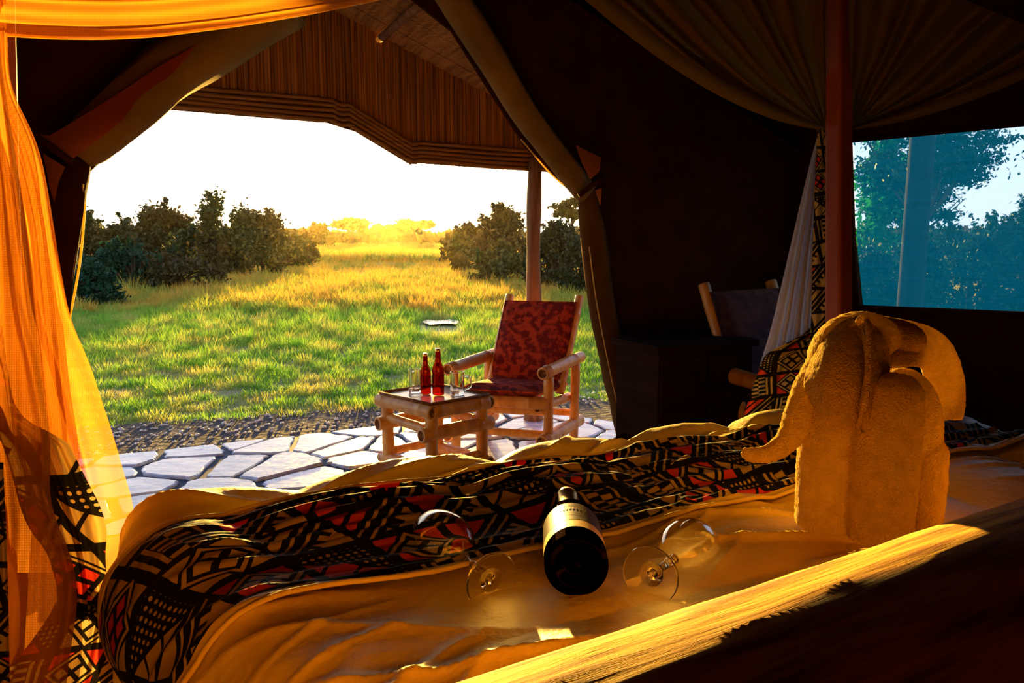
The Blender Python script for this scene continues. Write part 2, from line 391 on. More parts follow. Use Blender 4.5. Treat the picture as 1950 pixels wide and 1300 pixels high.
def gauze_mat():
    m, nt = new_mat('blue window gauze')
    tc = node(nt, 'ShaderNodeTexCoord'); s = node(nt, 'ShaderNodeSeparateXYZ', {0: tc.outputs['Object']})
    mp = node(nt, 'ShaderNodeMapping', {0: tc.outputs['Object'], 3: (3, 3, 120)})
    nz = node(nt, 'ShaderNodeTexNoise', {0: mp.outputs[0], 'Scale': 1, 'Detail': 3})
    tr = node(nt, 'ShaderNodeBsdfTransparent', {0: (.55, .68, .95, 1)})
    t = node(nt, 'ShaderNodeBsdfTranslucent', {0: (.0, .20, .70, 1)})
    f = X(nt, nz.outputs[0]) * .12 + .13
    finish(nt, node(nt, 'ShaderNodeMixShader', {0: f, 1: tr.outputs[0], 2: t.outputs[0]}).outputs[0]); return m
M['gauze'] = gauze_mat()
def timber_mat():
    m, nt = new_mat('weathered golden rail'); uv = node(nt, 'ShaderNodeUVMap')
    mp = node(nt, 'ShaderNodeMapping', {0: uv.outputs[0], 3: (4, 26, 1)})
    nz = node(nt, 'ShaderNodeTexNoise', {0: mp.outputs[0], 'Scale': 1, 'Detail': 6, 'Roughness': .62, 'Distortion': .4})
    mp2 = node(nt, 'ShaderNodeMapping', {0: uv.outputs[0], 3: (260, 900, 1)})
    n2 = node(nt, 'ShaderNodeTexNoise', {0: mp2.outputs[0], 'Scale': 1, 'Detail': 2})
    c = mixc(nt, node(nt, 'ShaderNodeMapRange', {0: nz.outputs[0], 1: .38, 2: .56}).outputs[0], (.30, .10, .01), (.86, .48, .07))
    b = node(nt, 'ShaderNodeBsdfPrincipled', {'Base Color': c, 'Roughness': .8, 'Specular IOR Level': .15})
    h = X(nt, nz.outputs[0]) + X(nt, n2.outputs[0]) * .12
    bp = node(nt, 'ShaderNodeBump', {'Height': h, 'Strength': .7, 'Distance': .005}); nt.links.new(bp.outputs[0], b.inputs['Normal'])
    finish(nt, b.outputs[0]); return m
M['rail'] = timber_mat()
# ------------------------------------------------------------------ ground, soil, patio
def ground_z(x, y): return -.03 + 0 * x
gx = np.linspace(-160, 200, 90); gy = np.concatenate([np.linspace(-12, 40, 60), np.linspace(44, 320, 30)])
A, B = np.meshgrid(gx, gy, indexing='ij')
P = np.stack([A, B, -.04 + .25 * perlin(A / 14, B / 14, 4) * np.clip((B - 8) / 20, 0, 1)], -1)
gridobj('ground', P, M['ground'], kind='structure')
def unpoly(poly, z): return [tuple(T(u, n, z)) for u, n in poly]
soilpoly = [(-3.6, 2.9), (3.6, 2.9), (4.2, 3.9), (2.9, 4.75), (2.0, 5.05), (1.2, 5.2), (.6, 5.28), (-.2, 5.4), (-1.0, 5.55), (-2.4, 5.75), (-3.6, 5.9)]
def slab(name, poly, z0, z1, mat, **kw):
    n = len(poly); V = unpoly(poly, z0) + unpoly(poly, z1)
    Fc = [tuple(range(n))[::-1], tuple(range(n, 2 * n))] + [(i, (i + 1) % n, n + (i + 1) % n, n + i) for i in range(n)]
    return mesh(name, V, Fc, mat, smooth=False, **kw)
slab('soil_bed', soilpoly, -.1, -.025, M['soil'], kind='structure')
patio = empty('patio', T(0, 3.8, 0), kind='structure')
PP = [(-2.6, 3.02), (2.95, 3.02), (2.72, 3.9), (2.45, 4.35), (2.28, 4.54), (-2.6, 4.54)]
slab('mortar_bed', PP, -.08, -.014, M['mortar'], parent=patio)
def clip(poly, a, b, c):
    out = []
    for i in range(len(poly)):
        p, q = poly[i], poly[(i + 1) % len(poly)]
        fp = a * p[0] + b * p[1] - c; fq = a * q[0] + b * q[1] - c
        if fp <= 0: out.append(p)
        if (fp <= 0) != (fq <= 0):
            t = fp / (fp - fq); out.append((p[0] + (q[0] - p[0]) * t, p[1] + (q[1] - p[1]) * t))
    return out
def paving():
    rs = random.Random(12); pts = []
    for i in range(10):
        for j in range(6):
            pts.append((-2.6 + (i + .5 * (j % 2)) * .58 + rs.uniform(-.25, .25), 3.1 + j * .27 + rs.uniform(-.11, .11)))
    for _ in range(14): pts.append((rs.uniform(-2.2, 2.4), rs.uniform(3.4, 4.5)))
    for i, (u, n) in enumerate(pts):
        poly = list(PP)
        for j, (a, b) in enumerate(pts):
            if j == i: continue
            du, dn = a - u, b - n; L = math.hypot(du, dn)
            if L > 1.8: continue
            du /= L; dn /= L
            poly = clip(poly, du, dn, du * (u + a) / 2 + dn * (n + b) / 2 - rs.choice((.008, .013, .022)))
            if len(poly) < 3: break
        if len(poly) < 3: continue
        ar = abs(sum(poly[k][0] * poly[(k + 1) % len(poly)][1] - poly[(k + 1) % len(poly)][0] * poly[k][1] for k in range(len(poly)))) / 2
        if ar < .006: continue
        rp = []                                   # chipped, rounded outline
        m = len(poly); cu = sum(p[0] for p in poly) / m; cn = sum(p[1] for p in poly) / m
        for k in range(m):
            p, q, r = poly[k - 1], poly[k], poly[(k + 1) % m]
            rp.append((q[0] * .78 + p[0] * .22, q[1] * .78 + p[1] * .22)); rp.append((q[0] * .95 + (p[0] + r[0]) * .025, q[1] * .95 + (p[1] + r[1]) * .025)); rp.append((q[0] * .78 + r[0] * .22, q[1] * .78 + r[1] * .22))
        rp = [((a + c[0]) / 2 + o, (b + c[1]) / 2 + q) if f else (a, b) for (a, b), c in zip(rp, rp[1:] + rp[:1]) for f, o, q in ((0, 0, 0), (1, rs.uniform(-.012, .012), rs.uniform(-.008, .008)))]
        rp = [(cu + (a - cu) * (1 - rs.uniform(0, .045)), cn + (b - cn) * (1 - rs.uniform(0, .045))) for a, b in rp]
        n_ = len(rp); z = rs.uniform(-.004, .005); tu, tn = rs.uniform(-.012, .012), rs.uniform(-.012, .012)
        H = lambda a, b: z + (a - cu) * tu + (b - cn) * tn
        V = [tuple(T(a, b, -.03)) for a, b in rp] + [tuple(T(a, b, H(a, b) - .006)) for a, b in rp] + [tuple(T(cu + (a - cu) * .96, cn + (b - cn) * .96, H(a, b))) for a, b in rp]
        Fc = [(k, (k + 1) % n_, n_ + (k + 1) % n_, n_ + k) for k in range(n_)] + [(n_ + k, n_ + (k + 1) % n_, 2 * n_ + (k + 1) % n_, 2 * n_ + k) for k in range(n_)] + [tuple(range(2 * n_, 3 * n_))]
        mesh('paving_stone', V, Fc, M['stone'], parent=patio, smooth=False)
paving()
def gravel():
    bm = bmesh.new(); bmesh.ops.create_icosphere(bm, subdivisions=1, radius=1); b0 = np.array([v.co[:] for v in bm.verts]); f0 = np.array([[v.index for v in f.verts] for f in bm.faces]); bm.free()
    n = 1500; u = RNG.uniform(-3.2, 3.2, n); w = RNG.uniform(4.58, 5.6, n); Vs = []; Fs = []
    for k in range(n):
        if w[k] > 5.35 - .15 * u[k]: continue
        s = np.array([1, 1, .6]) * RNG.uniform(.005, .016); p = T(u[k], w[k], -.022)
        Vs.append(b0 * s * RNG.uniform(.7, 1.3, 3) + np.array(p)); Fs.append(f0 + 12 * (len(Vs) - 1))
    V = np.concatenate(Vs); Fc = np.concatenate(Fs)
    tag(mesh('gravel', V, Fc, M['pebble'], smooth=False), 'scattered pale gravel on the dark soil strip beyond the paving', 'gravel', kind='stuff')
gravel()
mesh('puddle', [tuple(PZ(*q, -.005)) for q in ((803, 612), (815, 608), (835, 610), (858, 607), (874, 611), (870, 617), (845, 616), (818, 618))], [tuple(range(8))[::-1]], M['water'], smooth=False, label='small bright puddle in the grass beyond the beer bottles', cat='puddle')
# ------------------------------------------------------------------ grass
def blades(name, n, pfun, hfun, wfun, mat, label):
    x, y = pfun(n); n = len(x); h = hfun(x, y, n); w = wfun(x, y, n)
    a = RNG.uniform(0, 2 * math.pi, n); bx, by = np.cos(a) * w / 2, np.sin(a) * w / 2
    lx, ly = RNG.normal(0, .45, n) * h, RNG.normal(0, .45, n) * h
    z = -.05 + .25 * perlin(x / 14, y / 14, 4) * np.clip((y - 8) / 20, 0, 1)
    V = np.empty((n, 3, 3)); V[:, 0] = np.stack([x - bx, y - by, z], 1); V[:, 1] = np.stack([x + bx, y + by, z], 1); V[:, 2] = np.stack([x + lx, y + ly, z + h], 1)
    tag(mesh(name, V.reshape(-1, 3), np.arange(3 * n).reshape(-1, 3), mat, smooth=False), label, 'grass', kind='stuff')
def near_p(n):
    y = RNG.uniform(3.6, 13, n); x = RNG.uniform(-.75, .42, n) * (y + .5)
    u, w = x * UX + y * UY, -x * UY + y * UX
    edge = np.interp(u, [-3.6, -2.4, -1, -.2, .6, 1.2, 2.0, 2.9, 4.2], [5.75, 5.6, 5.4, 5.28, 5.15, 5.05, 4.9, 4.6, 3.9])
    pd = PZ(840, 613, 0); wet = (np.abs(x - pd.x * (y + .4) / (pd.y + .4)) < .30) & (y < pd.y + .35) & (y > pd.y - 1.1)   # trampled bare rim round the puddle
    k = (w > edge + .08 * perlin(u * 3, w * 3, 9)) & ~wet; return x[k], y[k]
blades('lawn_grass', 260000, near_p, lambda x, y, n: RNG.uniform(.03, .09, n) * (1 + 1.5 * np.clip(perlin(x * 4.2, y * 4.2, 2), -.4, 1) + .5 * np.clip(perlin(x * 1.3, y * 1.3, 2), -.3, 1)) * np.clip((y - 2) / 5, .7, 1.6), lambda x, y, n: RNG.uniform(.005, .012, n), M['grass'], 'short green lawn grass just beyond the soil strip')
def mid_p(n):
    y = 12 + 26 * RNG.uniform(0, 1, n) ** 1.3; x = RNG.uniform(-.72, .75, n) * (y + 1); return x, y
blades('meadow_grass', 230000, mid_p, lambda x, y, n: RNG.uniform(.07, .22, n) * (1 + 1.4 * np.clip(perlin(x * .6, y * .6, 3), -.3, 1) + 1.6 * np.clip(perlin(x * 2.3, y * 2.3, 13), -.3, 1)), lambda x, y, n: RNG.uniform(.012, .035, n), M['grass_far'], 'taller green and golden grass in the middle of the meadow')
def far_p(n):
    y = 36 + 90 * RNG.uniform(0, 1, n) ** 1.4; x = RNG.uniform(-.72, .75, n) * y; return x, y
blades('distant_grass', 120000, far_p, lambda x, y, n: RNG.uniform(.2, .6, n), lambda x, y, n: RNG.uniform(.05, .15, n), M['grass_far'], 'golden distant grass below the sunrise')
# ------------------------------------------------------------------ bushes and trees
def scrubset():
    pass
def leafcloud(cent, rad, nclump, nleaf, ls, seed, flat=False, spiky=.5):
    r = np.random.default_rng(seed); cent = np.array(cent); rad = np.array(rad)
    if flat:
        d = r.normal(size=(nclump, 3)); d /= np.linalg.norm(d, axis=1)[:, None]
        c = cent + d * rad * (r.uniform(.35, 1, (nclump, 1)) ** .6); c[:, 2] = cent[2] + rad[2] * r.uniform(-.5, 1, nclump) * (1 - .5 * (d[:, 0] ** 2))
        size = np.array([1, 1, .45]) * rad.mean() * .26; k = r.integers(0, nclump, nleaf); p = c[k] + r.normal(size=(nleaf, 3)) * size * (.5 + .5 * r.uniform(size=(nleaf, 1)))
    else:                                            # rad = (w, w, full height)
        w, h = rad[0], rad[2]; t = r.uniform(0, 1, nclump) ** .9; a = r.uniform(0, 2 * math.pi, nclump)
        pr = (1 - t ** 2.2) ** .6 * .95 + .04; q = r.uniform(0, 1, nclump) ** .45
        c = np.stack([cent[0] + np.cos(a) * pr * q * w, cent[1] + np.sin(a) * pr * q * w, t * h * .86], 1)
        k = r.integers(0, nclump, nleaf); p = c[k] + r.normal(size=(nleaf, 3)) * np.array([.13 * w, .13 * w, .085 * h])
        m = nleaf // 3; kk = r.integers(0, nclump, 30); tips = c[kk] * 1.0                # leafy twigs sticking out of the crown
        dv = np.stack([(c[kk, 0] - cent[0]) / w * .5 + r.normal(0, .35, 30), r.normal(0, .3, 30), r.uniform(.5, 1.2, 30)], 1); sel = r.integers(0, 30, m)
        p[:m] = tips[sel] + dv[sel] * (r.uniform(0, 1, (m, 1)) * .42 * min(w, h)) + r.normal(size=(m, 3)) * .018 * h
    p[:, 2] = np.maximum(p[:, 2], .02)
    a = r.normal(size=(nleaf, 3)); a /= np.linalg.norm(a, axis=1)[:, None]; b = np.cross(a, r.normal(size=(nleaf, 3))); b /= np.linalg.norm(b, axis=1)[:, None]
    s = ls * r.uniform(.6, 1.4, (nleaf, 1))
    V = np.stack([p - a * s, p + b * s * .5, p + a * s, p - b * s * .5], 1).reshape(-1, 3)
    return V, np.arange(4 * nleaf).reshape(-1, 4), c
def plant(name, px, top, base, hw, mat, label, cat, seed, nl=5000, flat=False, Y=None, group=None, ls=None, ex=0):
    g = ray(px, base)
    dist = Y if Y else max((HC) / -g.z * 1.0, 4) if g.z < 0 else 100
    P0 = CAMP + g * (dist); P0.z = 0; x0, y0 = P0.x, P0.y
    h = max((base - top) / F * dist, .2); w = hw / F * dist
    if Y: h = HC + (450 - top) / F * dist
    root = empty(name, (x0, y0, 0), label, cat, group)
    if flat: cent, rad = (x0, y0, h * .78), (w, w, h * .2)
    else: cent, rad = (x0, y0, h * .5), (w, w, h)
    V, Fc, cl = leafcloud(cent, rad, 26 if flat else 46, nl, ls or max(.03, dist * .0032), seed, flat)
    tag(mesh('foliage', V, Fc, mat, root, smooth=False), kind='stuff')
    r = random.Random(seed); VV, FF = [], []
    def add(p, rr, seg=6):
        a, b = tube(p, rr, seg); o = len(VV); VV.extend(a); FF.extend([tuple(i + o for i in f) for f in b])
    tr = max(.03, w * .06)
    fork = Vector((x0 + r.uniform(-.1, .1) * w, y0, h * (.5 if flat else .12)))
    add([(x0, y0, -.05), (x0 + .03 * w, y0, h * .12), fork], [tr * 1.3, tr, tr * .8])
    for k in range(14 if flat else 16):
        c = Vector(cl[r.randrange(len(cl))]); mid = fork.lerp(c, .5) + Vector((r.uniform(-1, 1), r.uniform(-1, 1), r.uniform(0, 1))) * w * .08
        tip = c + (c - fork) * (.12 + ex)
        add(catmull([fork, mid, c, tip], 3), [tr * .5 * (1 - i / 10) + .004 for i in range(10)], 5)
    mesh('trunk', VV, FF, M['bark'], root)
    return root
BL = [  # px, top, base, halfwidth, material, name, label, cat
 (432, 362, 520, 62, 'leaf', 'large_bush', 'tallest dark bush, pointed crown, left of the sunrise', 'bush', 9000),
 (500, 405, 516, 62, 'leaf', 'thorn_bush', 'rounded dark bush stepping down right of the tallest bush', 'bush', 8000),
 (312, 392, 505, 66, 'leaf', 'thorn_bush', 'spiky open bush left of the tallest bush', 'bush', 7000),
 (238, 425, 500, 60, 'leaf', 'thorn_bush', 'low thin bush between the left tent flap tree and spiky bush', 'bush', 5000),
 (368, 440, 512, 50, 'leaf', 'thorn_bush', 'low bush filling the gap before the tallest bush', 'bush', 4500),
 (172, 402, 500, 34, 'leaf', 'thorn_bush', 'scraggy bush touching the left edge of the tent opening', 'bush', 3000),
 (250, 470, 545, 95, 'leaf_cool', 'meadow_shrub', 'low cool green shrub at the left below the bush line', 'shrub', 6000),
 (345, 492, 545, 75, 'leaf', 'meadow_shrub', 'low olive shrub in front of the tallest bush', 'shrub', 5000),
 (180, 500, 580, 55, 'leaf_cool', 'meadow_shrub', 'cool green shrub against the left tent flap', 'shrub', 4500),
 (605, 430, 472, 34, 'leaf', 'thorn_bush', 'small bush between the rounded bush and left acacia', 'bush', 3500),
 (560, 452, 505, 50, 'leaf', 'meadow_shrub', 'low scrub right under the rounded bush', 'shrub', 3500),
 (958, 396, 512, 60, 'leaf', 'large_bush', 'tall dense bush just left of the veranda post', 'bush', 8000),
 (892, 428, 500, 50, 'leaf', 'thorn_bush', 'sloping bush on the left flank of the dense bush', 'bush', 5000),
 (1060, 425, 545, 62, 'leaf', 'large_bush', 'broad green bush right of the veranda post', 'bush', 8000),
 (1110, 450, 560, 60, 'leaf', 'meadow_shrub', 'shrub half hidden behind the right tent flap', 'shrub', 5000),
 (960, 470, 530, 70, 'leaf', 'meadow_shrub', 'low grey-green scrub below the dense bush', 'shrub', 5000),
 (879, 487, 516, 20, 'leaf', 'meadow_shrub', 'small round dark shrub alone in the golden grass', 'shrub', 2500)]
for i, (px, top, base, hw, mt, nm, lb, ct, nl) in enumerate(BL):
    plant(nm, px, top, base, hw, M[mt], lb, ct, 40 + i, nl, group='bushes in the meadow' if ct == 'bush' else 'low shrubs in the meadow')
plant('acacia_tree', 672, 416, 456, 38, M['leaf_gold'], 'golden flat-topped acacia left of the sunrise', 'tree', 71, 2600, True, 110, 'acacias on the skyline', .3)
plant('acacia_tree', 792, 416, 456, 33, M['leaf_gold'], 'umbrella-shaped acacia right of the sunrise', 'tree', 72, 3200, True, 118, 'acacias on the skyline', .3)
plant('acacia_tree', 1088, 378, 456, 34, M['leaf'], 'dark acacia between the veranda post and right tent flap', 'tree', 73, 2600, True, 42, 'acacias on the skyline', .12)
# beyond the side window
plant('acacia_tree', 1738, 240, 560, 112, M['leaf_cool'], 'spreading thorn tree seen through the blue window gauze', 'tree', 74, 9000, True, 10.5, None, .035, .45)
plant('acacia_tree', 1725, 345, 560, 70, M['leaf_cool'], 'lower spreading thorn tree behind the window post', 'tree', 77, 6000, True, 12.5, None, .035, .45)
plant('large_bush', 1664, 262, 560, 78, M['leaf_green'], 'leafy tree crown at the left side of the window', 'tree', 75, 6500, False, 11, None, .05)
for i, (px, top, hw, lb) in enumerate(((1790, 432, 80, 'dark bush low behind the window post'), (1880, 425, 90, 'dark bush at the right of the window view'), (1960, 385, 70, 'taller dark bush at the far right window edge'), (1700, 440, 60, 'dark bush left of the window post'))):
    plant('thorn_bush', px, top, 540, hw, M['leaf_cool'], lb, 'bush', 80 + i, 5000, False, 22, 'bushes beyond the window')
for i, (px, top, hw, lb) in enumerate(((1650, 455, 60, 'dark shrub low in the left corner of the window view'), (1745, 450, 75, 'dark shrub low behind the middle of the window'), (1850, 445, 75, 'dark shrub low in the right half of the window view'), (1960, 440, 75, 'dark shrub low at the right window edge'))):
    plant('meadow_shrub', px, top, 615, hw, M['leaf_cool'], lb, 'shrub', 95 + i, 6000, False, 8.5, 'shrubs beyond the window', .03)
def treeline():
    n = 26000; x = RNG.uniform(-130, 150, n); y = RNG.uniform(120, 150, n); hh = 2.2 + 1.6 * fbm(x / 9, x * 0, 6)
    z = RNG.uniform(0, 1, n) * hh; s = .45; a = RNG.normal(size=(n, 3)) * s; b = RNG.normal(size=(n, 3)) * s; p = np.stack([x, y, z], 1)
    V = np.stack([p - a, p + b, p + a, p - b], 1).reshape(-1, 3)
    tag(mesh('distant_treeline', V, np.arange(4 * n).reshape(-1, 4), M['leaf'], smooth=False), 'low hazy band of scrub along the horizon', 'scrub', kind='stuff')
treeline()
def tussocks():
    Vs = []; r = np.random.default_rng(77)
    for k in range(900):
        y = 8.5 + 34 * r.uniform() ** 1.5; x = r.uniform(-.7, .45) * y; w = r.uniform(.10, .34) * (.6 + y / 30); h = w * r.uniform(.35, .8); n = 110
        if abs(x + 1.0) < 1.0 and 8 < y < 11.2: continue
        z0 = -.05 + .25 * float(perlin(x / 14, y / 14, 4)) * min(max((y - 8) / 20, 0), 1)
        a = r.uniform(0, 2 * math.pi, n); q = r.uniform(0, 1, n) ** .5 * w; bx, by = x + np.cos(a) * q, y + np.sin(a) * q
        hh = h * r.uniform(.4, 1.1, n) * (1 - .6 * (q / w) ** 2); lw = r.uniform(.004, .010, n) * (.6 + y / 20); t = r.uniform(0, 2 * math.pi, n)
        dx, dy = np.cos(t) * lw, np.sin(t) * lw; lx, ly = np.cos(a) * q * .6 + r.normal(0, .2, n) * hh, np.sin(a) * q * .6 + r.normal(0, .2, n) * hh; z = np.full(n, z0 - .02)
        Vs.append(np.stack([np.stack([bx - dx, by - dy, z], 1), np.stack([bx + dx, by + dy, z], 1), np.stack([bx + lx, by + ly, z + hh], 1)], 1).reshape(-1, 3))
    V = np.concatenate(Vs); tag(mesh('rough_tussocks', V, np.arange(len(V)).reshape(-1, 3), M['tussock'], smooth=False), 'rough darker tussocks scattered through the meadow grass', 'grass', kind='stuff')
tussocks()
# ------------------------------------------------------------------ haze in the morning air over the meadow
def haze():
    m, nt = new_mat('morning haze'); v = node(nt, 'ShaderNodeVolumeScatter', {0: (1, .75, .35, 1), 'Density': HAZE, 'Anisotropy': .86})
    nt.links.new(v.outputs[0], node(nt, 'ShaderNodeOutputMaterial').inputs['Volume'])
    o = box('morning_haze', (0, 78, 4.9), (300, 142, 10), m, bev=0, label='warm glowing mist lying over the meadow under the rising sun', cat='mist', kind='stuff')
if HAZE: haze()
# ------------------------------------------------------------------ tent shell
def unz(px, py, n): P = PN(px, py, n); u, _ = toun(P); return (u, P.z)
WH = 1.95; RZ = 2.75; U0, U1, NB, NF = -1.5, 3.2, -1.6, 3.0; RU = .85
open_px = [(118, 700), (130, 600), (150, 450), (163, 335), (200, 300), (455, 95), (600, -20)]
open_r = [(760, -20), (860, 60), (1000, 280), (1055, 335), (1105, 378), (1108, 430), (1120, 550), (1150, 700), (1180, 822)]
def front_wall():
    outer = [(U0, .0), (U1, .0), (U1, WH), (RU, RZ), (U0, WH)]
    L = [unz(*q, NF) for q in open_px]; R = [unz(*q, NF) for q in open_r]
    hole = [(L[0][0], .10)] + L + R + [(R[-1][0] + .05, .10)]
    poly = [Vector((a, b, 0)) for a, b in outer]; hl = [Vector((a, b, 0)) for a, b in hole][::-1]
    tr = tessellate_polygon([poly, hl]); al = outer + [(v.x, v.y) for v in hl]
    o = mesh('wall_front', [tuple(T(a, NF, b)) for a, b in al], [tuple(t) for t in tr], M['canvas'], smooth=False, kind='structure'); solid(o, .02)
    return L, R
OL, OR = front_wall()
def quadwall(name, pts, mat, **kw): o = mesh(name, [tuple(T(*p)) for p in pts], [tuple(range(len(pts)))], mat, smooth=False, kind='structure', **kw); solid(o, .02); return o
quadwall('floor', [(U0, NB, .09), (U1, NB, .09), (U1, NF, .09), (U0, NF, .09)], M['floorwood'])
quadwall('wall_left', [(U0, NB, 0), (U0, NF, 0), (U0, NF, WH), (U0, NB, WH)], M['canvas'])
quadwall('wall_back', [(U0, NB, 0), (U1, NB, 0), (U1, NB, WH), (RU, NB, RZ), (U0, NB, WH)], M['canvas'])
cl_ = empty('ceiling', T(RU, 1, RZ), kind='structure')
mesh('roof_slope', [tuple(T(*p)) for p in ((U0 - .1, NB - .1, WH - .05), (RU, NB - .1, RZ), (RU, NF, RZ), (U0 - .1, NF, WH - .05))], [(0, 1, 2, 3)], M['canvas'], cl_, smooth=False)
mesh('roof_slope', [tuple(T(*p)) for p in ((U1 + .1, NB - .1, WH - .05), (RU, NB - .1, RZ), (RU, NF, RZ), (U1 + .1, NF, WH - .05))], [(3, 2, 1, 0)], M['canvas'], cl_, smooth=False)
# right wall with the window
def side_pt(px, py):
    r = ray(px, py); ru = r.x * UX + r.y * UY; P = CAMP + r * (U1 / ru); _, n = toun(P); return (n, P.z)
def right_wall():
    W = [side_pt(1621, 268), side_pt(1950, 236), side_pt(2150, 216), side_pt(2150, 603), side_pt(1950, 598), side_pt(1640, 584), side_pt(1627, 450)]
    outer = [(NB, 0), (NF, 0), (NF, WH), (NB, WH)]
    tr = tessellate_polygon([[Vector((a, b, 0)) for a, b in outer], [Vector((a, b, 0)) for a, b in W]])
    al = outer + W
    solid(mesh('wall_right', [tuple(T(U1, a, b)) for a, b in al], [tuple(t) for t in tr], M['canvas'], smooth=False, kind='structure'), .02)
    win = empty('window_1', T(U1, W[0][0], W[0][1]), kind='structure')
    mesh('gauze_screen', [tuple(T(U1 + .015, a, b)) for a, b in W], [tuple(range(len(W)))], M['gauze'], win, smooth=False)
    ring = [T(U1 - .015, a, b) for a, b in W]; ring.append(ring[0]); V, Fc = tube(ring, .012, 8, False); mesh('window_hem', V, Fc, M['canvas'], win)
right_wall()
# tree-trunk post outside the window
def post(name, px0, y0, px1, y1, d0, d1, w0, mat, label, extend=None, seg=14):
    a, b = PD(px0, y0, d0), PD(px1, y1, d1)
    n = 14; pts = []; rr = []
    for i in range(n):
        t = i / (n - 1); pts.append(a.lerp(b, t) + Vector((perlin(t * 5, 1.3, 4), perlin(t * 5, 7.1, 4), 0)) * w0 * .12); rr.append(w0 * (1 + .08 * float(perlin(t * 9, 3.3, 8))))
    V, Fc = tube(pts, rr, seg); return mesh(name, V, Fc, mat, label=label, cat='post')
pw = PD(1745, 420, 5.0)
V, Fc = tube([Vector((pw.x, pw.y, z)) for z in (-.05, .5, 1.2, 1.9, 2.4)], [.088, .084, .08, .078, .08], 14)
mesh('awning_post', V, Fc, M['darkbark'], label='dark round post standing outside the gauze window', cat='post')
V, Fc = tube([T(4.0, -1.5, 2.0), T(4.0, 4.2, 2.0)], .03, 10)
# ------------------------------------------------------------------ rolled door flaps
def roll(name, pts, radii, mat, root, wob=.012, seg=14):
    P = catmull(pts, 6); n = len(P); r0 = np.interp(np.linspace(0, 1, n), np.linspace(0, 1, len(radii)), radii)
    V, Fc = tube(P, list(r0), seg); V = np.array(V)
    k = np.arange(len(V)); s = k // seg; a = k % seg / seg * 2 * math.pi
    c = np.array([tuple(p) for p in P])[s]
    V = c + (V - c) * (1 + .28 * perlin(s * .16, np.cos(a) * 1.6 + 5, 3)[:, None] + .12 * np.sin(a * 3 + s * .1)[:, None])
    return mesh(name, V, Fc, mat, root)
NI = 2.93
lf = empty('door_flap', PN(150, 400, NI), 'olive canvas door flap rolled and tied back along the left of the opening', 'tent flap')
roll('rolled_canvas', [PN(552, -6, NI), PN(412, 82, NI), PN(291, 171, NI), PN(193, 254, NI), PN(148, 297, NI)], [.10, .10, .095, .085, .05], M['flap'], lf)
roll('hanging_canvas', [PN(146, 300, NI), PN(132, 370, NI), PN(122, 450, NI), PN(108, 560, NI), PN(85, 720, NI), PN(60, 900, NI)], [.04, .055, .05, .05, .06, .07], M['canvas'], lf)
mesh('thin_fold', [tuple(PN(*q, NI - .09)) for q in ((66, 256), (95, 258), (150, 225), (230, 175), (300, 128), (375, 85), (300, 175), (220, 240), (138, 303), (100, 280))], [tuple(range(10))], M['flap_thin'], lf, smooth=False, label='thin orange translucent fold of the left door flap')
mesh('thin_fold', [tuple(PN(*q, NI - .09)) for q in ((82, 292), (124, 318), (112, 345), (104, 385), (95, 360))], [tuple(range(5))], M['flap_thin'], lf, smooth=False, label='small orange fold of canvas below the tie')
V, Fc = tube([PN(70, 262, NI - .12), PN(100, 282, NI - .12), PN(142, 312, NI - .12)], .012, 8); mesh('tie_strap', V, Fc, M['canvas'], lf)
V, Fc = tube(catmull([PN(450, 94, NI - .04), PN(340, 190, NI - .04), PN(215, 287, NI - .04)], 6), .0035, 6); mesh('piping', V, Fc, M['piping'], lf)
V, Fc = tube(catmull([PN(163, 338, NF - .03), PN(161, 400, NF - .03), PN(152, 500, NF - .03), PN(132, 610, NF - .03), PN(110, 720, NF - .03)], 6), .004, 6); mesh('piping', V, Fc, M['piping'], lf)
V, Fc = tube(catmull([PN(158, 350, NF - .1), PN(150, 430, NF - .1), PN(138, 520, NF - .1), PN(126, 600, NF - .1)], 6), .003, 6); mesh('piping', V, Fc, M['piping'], lf)
rf = empty('door_flap', PN(1110, 400, NI), 'brown canvas door flap rolled and tied back along the right of the opening', 'tent flap')
roll('rolled_canvas', [PN(830, -60, NI), PN(900, 50, NI), PN(975, 180, NI), PN(1045, 280, NI), PN(1115, 370, NI)], [.065, .062, .058, .055, .05], M['flap'], rf)
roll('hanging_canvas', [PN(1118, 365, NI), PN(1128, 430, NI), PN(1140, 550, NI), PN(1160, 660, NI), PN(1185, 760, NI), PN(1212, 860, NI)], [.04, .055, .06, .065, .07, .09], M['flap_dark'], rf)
mesh('thin_fold', [tuple(PN(*q, NI - .1)) for q in ((1096, 276), (1144, 300), (1142, 325), (1124, 342), (1108, 310))], [tuple(range(5))], M['flap_thin'], rf, smooth=False, label='small orange translucent fold above the right tie')
mesh('thin_fold', [tuple(PN(*q, NI - .1)) for q in ((1133, 362), (1146, 358), (1143, 392))], [(0, 1, 2)], M['flap_thin'], rf, smooth=False)
V, Fc = tube([PN(1150, 335, NI - .12), PN(1128, 352, NI - .12), PN(1102, 372, NI - .1)], .012, 8); mesh('tie_strap', V, Fc, M['canvas'], rf)
V, Fc = tube(catmull([PN(992, 265, NF - .03), PN(1050, 332, NF - .03), PN(1103, 376, NF - .03)], 6), .0035, 6); mesh('piping', V, Fc, M['piping'], rf)
V, Fc = tube(catmull([PN(1104, 380, NF - .03), PN(1106, 440, NF - .03), PN(1118, 550, NF - .03), PN(1147, 700, NF - .03), PN(1178, 820, NF - .03)], 6), .004, 6); mesh('piping', V, Fc, M['piping'], rf)
V, Fc = tube(catmull([PN(1122, 470, NF - .12), PN(1135, 570, NF - .12), PN(1158, 690, NF - .12), PN(1180, 790, NF - .12)], 6), .0025, 6); mesh('piping', V, Fc, M['piping'], rf)
